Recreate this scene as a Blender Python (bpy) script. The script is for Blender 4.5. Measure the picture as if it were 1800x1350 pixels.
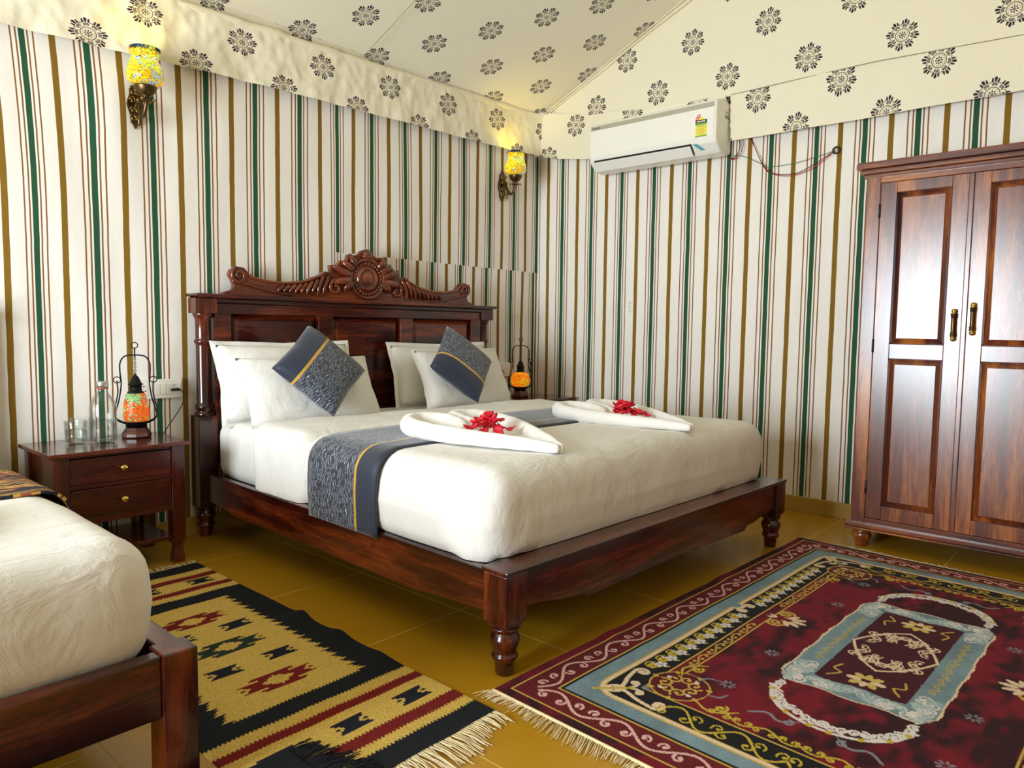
import bpy, bmesh, math, random
import numpy as np
from mathutils import Matrix, Vector, noise as mnoise
from math import pi, sin, cos, sqrt, hypot, atan2

for o in list(bpy.data.objects):
    bpy.data.objects.remove(o, do_unlink=True)
SC = bpy.context.scene
COL = SC.collection
random.seed(7)
RNG = np.random.default_rng(11)

# ------------------------------------------------------------------ camera
F_PX = 1269.77
CAM = Vector((0.0, 0.0, 1.04))
RW = Matrix(((0.6653548, -0.7464102, 0.01322161),
             (0.04752534, 0.06002599, 0.9970648),
             (-0.74501298, -0.66277349, 0.07541198)))      # world -> camera
cd = bpy.data.cameras.new('camera')
cd.sensor_width = 36.0
cd.lens = F_PX / 1800.0 * 36.0
cd.clip_start = 0.02
cam = bpy.data.objects.new('camera', cd)
COL.objects.link(cam)
cam.matrix_world = Matrix.Translation(CAM) @ RW.transposed().to_4x4()
SC.camera = cam

# ------------------------------------------------------------------ sky, daylight, exposure
world = bpy.data.worlds.new('sky')
SC.world = world
world.use_nodes = True
bg = world.node_tree.nodes['Background']
bg.inputs['Color'].default_value = (0.95, 0.97, 1.0, 1)
bg.inputs['Strength'].default_value = 0.85

XW, XE, YN, YS = -2.0, 4.25, 3.54, -2.7          # tent walls: west, east (gable), back, front
YR, ZE, SLOPE = 0.4, 2.60, 0.44                  # ridge line, eave height, roof slope
XG = 4.20
DOOR = (1.18, 2.60, 0.25, 1.98)                   # daylight doorway in the west wall: y0, y1, z0, z1

ld = bpy.data.lights.new('doorway_left_offscreen', 'AREA')
ld.shape = 'RECTANGLE'
ld.size = DOOR[3] - DOOR[2]
ld.size_y = DOOR[1] - DOOR[0]
ld.energy = 285.0
ld.color = (0.84, 0.93, 1.0)
lo = bpy.data.objects.new('doorway_left_offscreen', ld)
COL.objects.link(lo)
lo.location = (XW - 0.03, (DOOR[0] + DOOR[1]) / 2, (DOOR[2] + DOOR[3]) / 2)
lo.rotation_euler = (0, -pi / 2, 0)

SC.view_settings.view_transform = 'Standard'
SC.view_settings.look = 'None'
SC.view_settings.gamma = 1.0
SC.view_settings.use_curve_mapping = False
SC.view_settings.exposure = -0.10
SC.cycles.use_denoising = True
SC.cycles.max_bounces = 10
SC.cycles.diffuse_bounces = 6
SC.cycles.transparent_max_bounces = 40
SC.cycles.sample_clamp_indirect = 6.0
SC.cycles.caustics_reflective = False
SC.cycles.caustics_refractive = False


# ------------------------------------------------------------------ mesh helpers
def lin(r, g, b):
    def f(c):
        c /= 255.0
        return c / 12.92 if c <= 0.04045 else ((c + 0.055) / 1.055) ** 2.4
    return (f(r), f(g), f(b), 1.0)


class MB:
    """collects shapes, build() links them as one mesh object"""
    def __init__(self):
        self.v, self.f, self.s, self.uv = [], [], [], {}
        self.M = Matrix.Identity(4)

    def add(self, vs, fs, smooth=False, uvs=None):
        n = len(self.v)
        for p in vs:
            q = self.M @ Vector(p)
            self.v.append((q.x, q.y, q.z))
        for k, f in enumerate(fs):
            if uvs is not None:
                self.uv[len(self.f)] = uvs[k]
            self.f.append(tuple(i + n for i in f))
            self.s.append(smooth)
        return self

    def box(self, x0, x1, y0, y1, z0, z1):
        vs = [(x, y, z) for x in (x0, x1) for y in (y0, y1) for z in (z0, z1)]
        return self.add(vs, [(0, 1, 3, 2), (4, 6, 7, 5), (0, 4, 5, 1), (2, 3, 7, 6), (0, 2, 6, 4), (1, 5, 7, 3)])

    def lathe(self, prof, seg=24, c=(0, 0, 0), smooth=True, cap=True):
        vs, fs = [], []
        for r, z in prof:
            for k in range(seg):
                a = 2 * pi * k / seg
                vs.append((c[0] + r * cos(a), c[1] + r * sin(a), c[2] + z))
        m = len(prof)
        for i in range(m - 1):
            for k in range(seg):
                k2 = (k + 1) % seg
                fs.append((i * seg + k, i * seg + k2, (i + 1) * seg + k2, (i + 1) * seg + k))
        if cap:
            fs.append(tuple(range(seg - 1, -1, -1)))
            fs.append(tuple((m - 1) * seg + k for k in range(seg)))
        return self.add(vs, fs, smooth)

    def tube(self, pts, r, seg=8, closed=False, flat=1.0, up=None, cap=True):
        P = [Vector(p) for p in pts]
        n = len(P)
        R = [r] * n if isinstance(r, (int, float)) else list(r)
        vs, fs = [], []
        prev = None
        for i in range(n):
            if closed:
                t = P[(i + 1) % n] - P[i - 1]
            else:
                t = P[min(i + 1, n - 1)] - P[max(i - 1, 0)]
            if t.length < 1e-9:
                t = Vector((0, 0, 1))
            t.normalize()
            if up is not None:
                a = Vector(up) - t * t.dot(Vector(up))
            elif prev is None:
                h = Vector((0, 0, 1)) if abs(t.z) < 0.9 else Vector((1, 0, 0))
                a = h - t * t.dot(h)
            else:
                a = prev - t * t.dot(prev)
            if a.length < 1e-6:
                a = t.orthogonal()
            a.normalize()
            prev = a
            b = t.cross(a)
            for k in range(seg):
                w = 2 * pi * k / seg
                vs.append(P[i] + a * (R[i] * flat * cos(w)) + b * (R[i] * sin(w)))
        m = n if closed else n - 1
        for i in range(m):
            j = (i + 1) % n
            for k in range(seg):
                k2 = (k + 1) % seg
                fs.append((i * seg + k, i * seg + k2, j * seg + k2, j * seg + k))
        if not closed and cap:
            fs.append(tuple(range(seg - 1, -1, -1)))
            fs.append(tuple((n - 1) * seg + k for k in range(seg)))
        return self.add(vs, fs, True)

    def prism(self, outline, y0, y1):
        """outline of (x, z) pushed from y0 to y1"""
        n = len(outline)
        vs = [(x, y0, z) for x, z in outline] + [(x, y1, z) for x, z in outline]
        fs = [tuple(range(n)), tuple(range(2 * n - 1, n - 1, -1))]
        fs += [(i, i + n, (i + 1) % n + n, (i + 1) % n) for i in range(n)]
        return self.add(vs, fs)

    def ball(self, c, rx, ry=None, rz=None, nu=12, nv=8):
        ry = rx if ry is None else ry
        rz = rx if rz is None else rz
        vs, fs = [(c[0], c[1], c[2] - rz)], []
        for i in range(1, nv):
            p = -pi / 2 + pi * i / nv
            for k in range(nu):
                a = 2 * pi * k / nu
                vs.append((c[0] + rx * cos(p) * cos(a), c[1] + ry * cos(p) * sin(a), c[2] + rz * sin(p)))
        vs.append((c[0], c[1], c[2] + rz))
        for k in range(nu):
            fs.append((0, 1 + (k + 1) % nu, 1 + k))
            fs.append((len(vs) - 1, 1 + (nv - 2) * nu + k, 1 + (nv - 2) * nu + (k + 1) % nu))
        for i in range(nv - 2):
            for k in range(nu):
                fs.append((1 + i * nu + k, 1 + i * nu + (k + 1) % nu, 1 + (i + 1) * nu + (k + 1) % nu, 1 + (i + 1) * nu + k))
        return self.add(vs, fs, True)

    def grid(self, fn, nu, nv, uvfn=None, smooth=True, u=(0, 1), v=(0, 1)):
        vs, fs, uvs = [], [], []
        pr = []
        for i in range(nu + 1):
            for j in range(nv + 1):
                a = u[0] + (u[1] - u[0]) * i / nu
                b = v[0] + (v[1] - v[0]) * j / nv
                pr.append((a, b))
                vs.append(fn(a, b))
        w = nv + 1
        for i in range(nu):
            for j in range(nv):
                q = (i * w + j, (i + 1) * w + j, (i + 1) * w + j + 1, i * w + j + 1)
                fs.append(q)
                if uvfn:
                    mid = ((pr[q[0]][0] + pr[q[2]][0]) / 2, (pr[q[0]][1] + pr[q[2]][1]) / 2)
                    uvs.append([uvfn(pr[k][0], pr[k][1], mid) for k in q])
        return self.add(vs, fs, smooth, uvs if uvfn else None)

    def build(self, name, mat, parent=None, bevel=0.0, sub=0, weld=False, loc=None, solid=0.0):
        me = bpy.data.meshes.new(name)
        me.from_pydata(self.v, [], self.f)
        me.polygons.foreach_set('use_smooth', self.s)
        if self.uv:
            l = me.uv_layers.new(name='UVMap')
            for fi, uvs in self.uv.items():
                p = me.polygons[fi]
                for li, t in zip(p.loop_indices, uvs):
                    l.data[li].uv = t
        if weld:
            bm = bmesh.new()
            bm.from_mesh(me)
            bmesh.ops.remove_doubles(bm, verts=bm.verts, dist=1e-5)
            bmesh.ops.recalc_face_normals(bm, faces=bm.faces)
            bm.to_mesh(me)
            bm.free()
        me.update()
        return link(name, me, mat, parent, bevel, sub, loc, solid)


def link(name, me, mat, parent=None, bevel=0.0, sub=0, loc=None, solid=0.0):
    if mat is not None and not me.materials:
        me.materials.append(mat)
    o = bpy.data.objects.new(name, me)
    COL.objects.link(o)
    if parent is not None:
        o.parent = parent
    if loc is not None:
        o.location = loc
    if solid:
        m = o.modifiers.new('thick', 'SOLIDIFY')
        m.thickness = solid
        m.offset = 0
    if bevel:
        m = o.modifiers.new('bevel', 'BEVEL')
        m.width = bevel
        m.segments = 2
        m.limit_method = 'ANGLE'
        m.angle_limit = 0.7
    if sub:
        m = o.modifiers.new('sub', 'SUBSURF')
        m.levels = sub
        m.render_levels = sub
    return o


def tag(o, label, cat, group=None):
    o['label'] = label
    o['category'] = cat
    if group:
        o['group'] = group
    return o


def struct(o, label=None):
    o['kind'] = 'structure'
    if label:
        o['label'] = label
    return o


def thing(name, label, cat, loc=(0, 0, 0), rotz=0.0, group=None):
    o = bpy.data.objects.new(name, None)
    o.empty_display_size = 0.1
    COL.objects.link(o)
    o.location = loc
    o.rotation_euler = (0, 0, rotz)
    return tag(o, label, cat, group)


def rounded_box(hx, hy, hz, r, n=(24, 24, 8), fn=None):
    """MB holding a rounded box centred on the origin; fn(p) may move each point"""
    mb = MB()

    def rnd(p):
        p = Vector(p)
        q = Vector((max(-hx + r, min(hx - r, p.x)), max(-hy + r, min(hy - r, p.y)), max(-hz + r, min(hz - r, p.z))))
        d = p - q
        if d.length > 1e-9:
            p = q + d.normalized() * r
        return fn(p) if fn else p

    def spread(h, k):
        # denser sampling near the ends
        xs = list(np.linspace(-h + r, h - r, max(2, k - 5)))
        e = [h - r + r * t for t in (0.35, 0.7, 1.0)]
        return [-t for t in reversed(e)] + xs + e
    X, Y, Z = spread(hx, n[0]), spread(hy, n[1]), spread(hz, n[2])

    def sheet(A, B, mk, flip):
        vs = [rnd(mk(a, b)) for a in A for b in B]
        w = len(B)
        fs = []
        for i in range(len(A) - 1):
            for j in range(w - 1):
                q = (i * w + j, (i + 1) * w + j, (i + 1) * w + j + 1, i * w + j + 1)
                fs.append(q if not flip else q[::-1])
        mb.add(vs, fs, True)
    sheet(X, Y, lambda a, b: (a, b, hz), False)
    sheet(X, Y, lambda a, b: (a, b, -hz), True)
    sheet(X, Z, lambda a, b: (a, -hy, b), False)
    sheet(X, Z, lambda a, b: (a, hy, b), True)
    sheet(Y, Z, lambda a, b: (hx, a, b), False)
    sheet(Y, Z, lambda a, b: (-hx, a, b), True)
    return mb


def spline(ctrl, n=12):
    """Catmull-Rom through the control points"""
    P = [Vector(c) for c in ctrl]
    P = [2 * P[0] - P[1]] + P + [2 * P[-1] - P[-2]]
    out = []
    for i in range(1, len(P) - 2):
        for k in range(n):
            t = k / n
            a, b, c, d = P[i - 1], P[i], P[i + 1], P[i + 2]
            out.append(0.5 * ((2 * b) + (c - a) * t + (2 * a - 5 * b + 4 * c - d) * t * t + (3 * b - a - 3 * c + d) * t ** 3))
    out.append(P[-2])
    return out


def nz(x, y, z=0.0, s=1.0):
    return mnoise.noise(Vector((x * s, y * s, z * s)))


# ------------------------------------------------------------------ material helpers
class NT:
    def __init__(self, name):
        self.m = bpy.data.materials.new(name)
        self.m.use_nodes = True
        self.t = self.m.node_tree
        self.b = self.t.nodes['Principled BSDF']
        self.out = self.t.nodes['Material Output']

    def n(self, typ, **kw):
        nd = self.t.nodes.new(typ)
        for k, v in kw.items():
            if k.startswith('_'):
                nd.inputs[k[1:]].default_value = v
            else:
                setattr(nd, k, v)
        return nd

    def l(self, a, b):
        self.t.links.new(a, b)

    def math(self, op, a, b=None, c=None, clamp=False):
        nd = self.t.nodes.new('ShaderNodeMath')
        nd.operation = op
        nd.use_clamp = clamp
        for i, x in enumerate((a, b, c)):
            if x is None:
                continue
            if isinstance(x, (int, float)):
                nd.inputs[i].default_value = x
            else:
                self.l(x, nd.inputs[i])
        return nd.outputs[0]

    def mix(self, fac, a, b):
        nd = self.t.nodes.new('ShaderNodeMix')
        nd.data_type = 'RGBA'
        for x, i in ((fac, 0), (a, 6), (b, 7)):
            if isinstance(x, (int, float)):
                nd.inputs[i].default_value = x
            elif isinstance(x, tuple):
                nd.inputs[i].default_value = x
            else:
                self.l(x, nd.inputs[i])
        return nd.outputs[2]

    def ramp(self, fac, stops, interp='LINEAR'):
        nd = self.t.nodes.new('ShaderNodeValToRGB')
        cr = nd.color_ramp
        cr.interpolation = interp
        while len(cr.elements) < len(stops):
            cr.elements.new(0.5)
        for e, (p, c) in zip(cr.elements, stops):
            e.position = p
            e.color = c
        self.l(fac, nd.inputs[0])
        return nd.outputs[0]

    def set(self, **kw):
        for k, v in kw.items():
            k = k.replace('_', ' ')
            if isinstance(v, (int, float, tuple)):
                self.b.inputs[k].default_value = v
            else:
                self.l(v, self.b.inputs[k])
        return self

    def bump(self, h, strength=0.3, dist=0.01):
        nd = self.n('ShaderNodeBump')
        nd.inputs['Strength'].default_value = strength
        nd.inputs['Distance'].default_value = dist
        self.l(h, nd.inputs['Height'])
        self.l(nd.outputs[0], self.b.inputs['Normal'])
        return nd


def plain(name, col, rough=0.5, metal=0.0, noise_amt=0.06, scale=40.0, bump=0.0, **kw):
    T = NT(name)
    tc = T.n('ShaderNodeTexCoord')
    no = T.n('ShaderNodeTexNoise', _Scale=scale, _Detail=4.0)
    T.l(tc.outputs['Object'], no.inputs['Vector'])
    a = tuple(max(0, c * (1 - noise_amt)) for c in col[:3]) + (1,)
    b = tuple(min(1, c * (1 + noise_amt)) for c in col[:3]) + (1,)
    T.set(Base_Color=T.mix(no.outputs[0], a, b), Roughness=rough, Metallic=metal)
    if bump:
        T.bump(no.outputs[0], bump, 0.004)
    for k, v in kw.items():
        T.b.inputs[k.replace('_', ' ')].default_value = v
    return T.m


def wood(name, axis, dark, mid, light, rough=0.25, coat=0.3, patch=1.0, grain=1.0, orange_peel=False):
    """lacquered sheesham: streaks along the axis and paler sapwood patches"""
    T = NT(name)
    tc = T.n('ShaderNodeTexCoord')
    oi = T.n('ShaderNodeObjectInfo')
    mp = T.n('ShaderNodeMapping')
    sc = [9.0, 9.0, 9.0]
    sc[axis] = 0.9
    mp.inputs['Scale'].default_value = sc
    add = T.n('ShaderNodeVectorMath', operation='ADD')
    cmb = T.n('ShaderNodeCombineXYZ')
    for k, f in enumerate((37.0, 71.0, 113.0)):
        T.l(T.math('MULTIPLY', oi.outputs['Random'], f), cmb.inputs[k])
    T.l(tc.outputs['Object'], add.inputs[0])
    T.l(cmb.outputs[0], add.inputs[1])
    T.l(add.outputs[0], mp.inputs[0])
    n1 = T.n('ShaderNodeTexNoise', _Scale=1.3, _Detail=3.0, _Distortion=0.6)
    T.l(mp.outputs[0], n1.inputs['Vector'])
    n2 = T.n('ShaderNodeTexNoise', _Scale=9.0 * grain, _Detail=6.0, _Roughness=0.65, _Distortion=1.2)
    T.l(mp.outputs[0], n2.inputs['Vector'])
    f = T.math('ADD', T.math('MULTIPLY', n1.outputs[0], 0.72 * patch), T.math('MULTIPLY', n2.outputs[0], 0.34))
    f = T.math('ADD', f, 0.5 * (1 - 0.72 * patch - 0.34))
    T.set(Base_Color=T.ramp(f, [(0.34, dark), (0.5, mid), (0.66, light)]), Roughness=rough)
    T.b.inputs['Coat Weight'].default_value = coat
    T.b.inputs['Coat Roughness'].default_value = 0.22 if coat > 0.6 else 0.12
    bp = T.bump(n2.outputs[0], 0.08, 0.003)
    if orange_peel:
        # brushed lacquer: fine pores in the clear coat
        n3 = T.n('ShaderNodeTexNoise', _Scale=420.0, _Detail=2.0)
        T.l(tc.outputs['Object'], n3.inputs['Vector'])
        nb = T.n('ShaderNodeBump')
        nb.inputs['Strength'].default_value = 0.35
        nb.inputs['Distance'].default_value = 0.0006
        T.l(n3.outputs[0], nb.inputs['Height'])
        T.l(nb.outputs[0], T.b.inputs['Coat Normal'])
        T.b.inputs['Coat Roughness'].default_value = 0.20
        T.b.inputs['Coat IOR'].default_value = 1.62
        T.b.inputs['Specular IOR Level'].default_value = 0.2
    return T.m


BED_D, BED_M, BED_L = lin(24, 3, 2), lin(58, 12, 6), lin(122, 50, 18)
WB = [wood('bed_wood_' + 'xyz'[k], k, BED_D, BED_M, BED_L, 0.22, 0.5) for k in range(3)]
WR = [wood('wardrobe_wood_' + 'xyz'[k], k, lin(46, 13, 5), lin(104, 42, 11), lin(172, 100, 28), 0.5, 1.0, orange_peel=True) for k in range(3)]
WC = wood('carved_wood', 0, lin(58, 18, 9), lin(100, 42, 20), lin(138, 68, 32), 0.2, 0.5)
WN = [wood('nightstand_wood_' + 'xyz'[k], k, lin(40, 8, 6), lin(74, 24, 14), lin(106, 44, 24), 0.2, 0.5) for k in range(3)]
def linen(name, col, wr=0.5):
    T = NT(name)
    tc = T.n('ShaderNodeTexCoord')
    mp = T.n('ShaderNodeMapping')
    mp.inputs['Scale'].default_value = (2.2, 6.0, 1.4)
    T.l(tc.outputs['Object'], mp.inputs[0])
    n1 = T.n('ShaderNodeTexNoise', _Scale=3.0, _Detail=5.0, _Roughness=0.55, _Distortion=0.8)
    T.l(mp.outputs[0], n1.inputs['Vector'])
    n2 = T.n('ShaderNodeTexNoise', _Scale=320.0, _Detail=2.0)
    T.l(tc.outputs['Object'], n2.inputs['Vector'])
    b = tuple(c * 0.97 for c in col[:3]) + (1,)
    T.set(Base_Color=T.mix(n2.outputs[0], col, b), Roughness=0.85)
    T.b.inputs['Sheen Weight'].default_value = 0.1
    T.bump(T.math('ADD', n1.outputs[0], T.math('MULTIPLY', n2.outputs[0], 0.03)), wr, 0.02)
    return T.m


WHITE = linen('white_cotton', lin(234, 232, 226), 0.5)
BRASS = plain('aged_brass', lin(150, 122, 72), 0.32, 1.0, 0.3, 60)
OLDBRASS = plain('dark_bronze', lin(96, 78, 50), 0.36, 1.0, 0.4, 60)
GOLD = plain('polished_brass', lin(226, 196, 96), 0.22, 1.0, 0.1, 60)
BLACKM = plain('black_iron', lin(22, 21, 22), 0.45, 0.6, 0.2, 80)
PLASTIC = plain('white_plastic', lin(238, 235, 226), 0.35, 0.0, 0.01, 40)
ACW = plain('air_conditioner_plastic', lin(240, 238, 228), 0.3, 0.0, 0.01, 10)
ACGREY = plain('silver_strip', lin(186, 182, 164), 0.35, 0.3, 0.03, 20)
DARKP = plain('dark_plastic', lin(20, 20, 20), 0.45, 0.0, 0.1, 60)
OCHRE = plain('ochre_tile', lin(178, 132, 26), 0.26, 0.0, 0.10, 3.0)
SKIRT = plain('ochre_skirting', lin(172, 140, 60), 0.35, 0.0, 0.06, 5.0)
GROUT = plain('pale_grout', lin(206, 172, 92), 0.8, 0.0, 0.08, 30)


# ------------------------------------------------------------------ fabric materials
def stripe_material():
    T = NT('striped_tent_cloth')
    uv = T.n('ShaderNodeUVMap')
    sep = T.n('ShaderNodeSeparateXYZ')
    T.l(uv.outputs[0], sep.inputs[0])
    mp = T.n('ShaderNodeMapping')
    mp.inputs['Scale'].default_value = (1.6, 2.2, 1)
    T.l(uv.outputs[0], mp.inputs[0])
    wob = T.n('ShaderNodeTexNoise', _Scale=1.0, _Detail=2.0)
    T.l(mp.outputs[0], wob.inputs['Vector'])
    u = T.math('ADD', sep.outputs[0], T.math('MULTIPLY', T.math('SUBTRACT', wob.outputs[0], 0.5), 0.016))
    fr = T.math('FRACT', T.math('ADD', u, 100.0))
    cloth, brown, green, rust = lin(238, 233, 224), lin(130, 96, 12), lin(28, 80, 50), lin(134, 86, 36)
    T2 = [(0.0, brown), (0.054, cloth)]
    for c, w, col in ((0.325, 0.0135, rust), (0.410, 0.0125, rust), (0.506, 0.052, green), (0.602, 0.0125, rust), (0.690, 0.0135, rust)):
        T2 += [(c - w, col), (c + w, cloth)]
    T2 += [(0.946, brown)]
    colr = T.ramp(fr, T2, 'CONSTANT')
    mp2 = T.n('ShaderNodeMapping')
    mp2.inputs['Scale'].default_value = (3.0, 0.5, 1)
    T.l(uv.outputs[0], mp2.inputs[0])
    no = T.n('ShaderNodeTexNoise', _Scale=2.0, _Detail=6.0, _Roughness=0.6)
    T.l(mp2.outputs[0], no.inputs['Vector'])
    fine = T.n('ShaderNodeTexNoise', _Scale=60.0, _Detail=2.0)
    T.l(uv.outputs[0], fine.inputs['Vector'])
    shade = T.ramp(no.outputs[0], [(0.3, (0.95, 0.95, 0.95, 1)), (0.7, (1, 1, 1, 1))])
    mul = T.n('ShaderNodeMix', data_type='RGBA', blend_type='MULTIPLY')
    mul.inputs[0].default_value = 1.0
    T.l(colr, mul.inputs[6])
    T.l(shade, mul.inputs[7])
    T.set(Base_Color=mul.outputs[2], Roughness=0.9)
    h = T.math('ADD', no.outputs[0], T.math('MULTIPLY', fine.outputs[0], 0.12))
    T.bump(h, 0.10, 0.010)
    return T.m


def medallion_group():
    g = bpy.data.node_groups.new('medallion_print', 'ShaderNodeTree')
    g.interface.new_socket('X', in_out='INPUT', socket_type='NodeSocketFloat')
    g.interface.new_socket('Y', in_out='INPUT', socket_type='NodeSocketFloat')
    g.interface.new_socket('Ink', in_out='OUTPUT', socket_type='NodeSocketFloat')
    g.interface.new_socket('Ring', in_out='OUTPUT', socket_type='NodeSocketFloat')
    gi = g.nodes.new('NodeGroupInput')
    go = g.nodes.new('NodeGroupOutput')

    def M(op, a, b=None, c=None):
        nd = g.nodes.new('ShaderNodeMath')
        nd.operation = op
        for i, x in enumerate((a, b, c)):
            if x is None:
                continue
            if isinstance(x, (int, float)):
                nd.inputs[i].default_value = x
            else:
                g.links.new(x, nd.inputs[i])
        return nd.outputs[0]
    x, y = gi.outputs[0], gi.outputs[1]                # in units of the medallion radius
    r = M('SQRT', M('ADD', M('MULTIPLY', x, x), M('MULTIPLY', y, y)))
    th = M('ARCTAN2', y, x)
    lt = lambda a, b: M('LESS_THAN', a, b)
    gt = lambda a, b: M('GREATER_THAN', a, b)
    AND = lambda *a: a[0] if len(a) == 1 else M('MULTIPLY', a[0], AND(*a[1:]))
    # eight leaf sprays: fold the angle into one sector
    ph = M('SUBTRACT', M('MULTIPLY', M('FRACT', M('ADD', M('DIVIDE', th, pi / 4), 10.25)), pi / 4), pi / 8)
    lx = M('MULTIPLY', r, M('SINE', ph))
    ly = M('SUBTRACT', M('MULTIPLY', r, M('COSINE', ph)), 0.48)
    rho = M('SQRT', M('ADD', M('MULTIPLY', lx, lx), M('MULTIPLY', ly, ly)))
    al = M('ARCTAN2', lx, ly)
    ey = M('SUBTRACT', ly, 0.235)
    ell = M('ADD', M('POWER', M('DIVIDE', lx, 0.235), 2.0), M('POWER', M('DIVIDE', ey, 0.245), 2.0))
    lobes = M('ADD', 1.0, M('MULTIPLY', 0.22, M('COSINE', M('MULTIPLY', M('ARCTAN2', lx, ey), 7.0))))
    vein = gt(M('COSINE', M('MULTIPLY', al, 12.0)), -0.72)
    cross = gt(M('ABSOLUTE', M('SUBTRACT', rho, M('ADD', 0.17, M('MULTIPLY', 0.05, M('COSINE', al))))), 0.014)
    leaf = AND(lt(ell, lobes), vein, cross, gt(rho, 0.035))
    tip = lt(M('ADD', M('MULTIPLY', 1.6, M('ABSOLUTE', lx)), M('ABSOLUTE', M('SUBTRACT', ly, 0.49))), 0.045)
    # star in the middle and a ring of dots
    pet = M('ABSOLUTE', M('COSINE', M('MULTIPLY', th, 4.0)))
    star = AND(lt(r, M('ADD', 0.06, M('MULTIPLY', 0.18, pet))), gt(M('ABSOLUTE', M('SUBTRACT', r, 0.11)), 0.015), gt(pet, 0.35))
    dots = AND(lt(M('ABSOLUTE', M('SUBTRACT', r, 0.31)), 0.02), gt(M('COSINE', M('MULTIPLY', th, 16.0)), 0.3))
    ink = M('MINIMUM', 1.0, M('ADD', M('ADD', leaf, tip), M('ADD', star, dots)))
    ring = lt(M('ABSOLUTE', M('SUBTRACT', r, 0.40)), 0.024)
    g.links.new(ink, go.inputs[0])
    g.links.new(ring, go.inputs[1])
    return g


MEDG = medallion_group()


def medallion_material(name, pitch, row, ou, ov, rad=0.081, crumple=0.3, translucent=0.0, base=lin(236, 229, 203)):
    T = NT(name)
    uv = T.n('ShaderNodeUVMap')
    sep = T.n('ShaderNodeSeparateXYZ')
    T.l(uv.outputs[0], sep.inputs[0])
    inks, rings = [], []
    for k in (0, 1):
        fx = T.math('SUBTRACT', T.math('FRACT', T.math('ADD', T.math('DIVIDE', T.math('SUBTRACT', sep.outputs[0], ou + k * pitch / 2), pitch), 100.5)), 0.5)
        fy = T.math('SUBTRACT', T.math('FRACT', T.math('ADD', T.math('DIVIDE', T.math('SUBTRACT', sep.outputs[1], ov + k * row), 2 * row), 100.5)), 0.5)
        g = T.n('ShaderNodeGroup')
        g.node_tree = MEDG
        T.l(T.math('MULTIPLY', fx, pitch / rad), g.inputs[0])
        T.l(T.math('MULTIPLY', fy, 2 * row / rad), g.inputs[1])
        inks.append(g.outputs[0])
        rings.append(g.outputs[1])
    ink = T.math('MAXIMUM', inks[0], inks[1])
    ring = T.math('MAXIMUM', rings[0], rings[1])
    no = T.n('ShaderNodeTexNoise', _Scale=3.0, _Detail=3.0)
    T.l(uv.outputs[0], no.inputs['Vector'])
    b2 = tuple(c * 0.95 for c in base[:3]) + (1,)
    c = T.mix(no.outputs[0], base, b2)
    c = T.mix(ring, c, lin(104, 74, 40))
    c = T.mix(ink, c, lin(52, 32, 44))
    T.set(Base_Color=c, Roughness=0.9)
    mp = T.n('ShaderNodeMapping')
    mp.inputs['Rotation'].default_value = (0, 0, 0.6)
    mp.inputs['Scale'].default_value = (4.5, 2.6, 1) if crumple > 0.5 else (5.5, 1.6, 1)
    T.l(uv.outputs[0], mp.inputs[0])
    rg = T.n('ShaderNodeTexNoise', noise_type='RIDGED_MULTIFRACTAL', _Scale=1.6, _Detail=4.0, _Roughness=0.55)
    T.l(mp.outputs[0], rg.inputs['Vector'])
    fine = T.n('ShaderNodeTexNoise', _Scale=90.0, _Detail=2.0)
    T.l(uv.outputs[0], fine.inputs['Vector'])
    T.bump(T.math('ADD', rg.outputs[0], T.math('MULTIPLY', fine.outputs[0], 0.1)), crumple, 0.012)
    if translucent:
        tr = T.n('ShaderNodeBsdfTranslucent')
        T.l(c, tr.inputs['Color'])
        mx = T.n('ShaderNodeMixShader')
        mx.inputs[0].default_value = translucent
        T.l(T.b.outputs[0], mx.inputs[1])
        T.l(tr.outputs[0], mx.inputs[2])
        T.l(mx.outputs[0], T.out.inputs['Surface'])
    return T.m


SEAMT = plain('seam_thread', lin(150, 136, 104), 0.9)
VALAM2 = plain('plain_valance_cloth', lin(232, 224, 196), 0.9, noise_amt=0.04, scale=20, bump=0.2)
STRIPE = stripe_material()
ROOFM = medallion_material('block_printed_roof_cloth', 0.49, 0.243, 2.205, 0.02, crumple=0.14, translucent=0.22)
GABLEM = medallion_material('block_printed_gable_cloth', 0.478, 0.258, 1.791, 2.837, crumple=0.16)
VALAM = medallion_material('block_printed_valance_cloth', 0.465, 0.205, 1.40, 2.495, crumple=1.0)
VALBM = medallion_material('block_printed_gable_valance_cloth', 0.467, 0.195, 1.364, 2.392, crumple=0.16)

# ------------------------------------------------------------------ the setting
A_X = [-2.0, -1.2, 0.60, 0.854, 1.067, 1.317, 1.571, 1.828, 2.085, 2.348, 2.569, 2.827, 3.081, 3.336, 3.591, 3.843, 4.102, 4.25]
A_I = [-11.2, -8.06, -1.0, 0.0, 1.0, 2.0, 3.0, 4.0, 5.0, 6.0, 7.0, 8.0, 9.0, 10.0, 11.0, 12.0, 13.0, 13.58]
B_Y = [-2.7, 1.374, 1.628, 1.905, 2.176, 2.441, 2.671, 2.92, 3.175, 3.442, 3.54]
B_I = [-15.83, 0.0, 1.0, 2.05, 3.08, 4.1, 5.0, 6.0, 7.0, 8.0, 8.4]


def foldA(x, z):
    d = 0.010 * nz(x * 2.2, z * 0.7, 3.1) + 0.005 * nz(x * 7, z * 2.0, 9.0)
    e = math.exp(-((x - 1.28) ** 2 / 0.012 + (z - 2.02) ** 2 / 0.05))
    return d - 0.022 * e


def wall_a(u, v):
    x = XW + (XE - XW) * u
    z = 0.085 + (2.62 - 0.085) * v
    return (x + (0.04 if u > 0.9999 else 0), YN + foldA(x, z), z)


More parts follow.
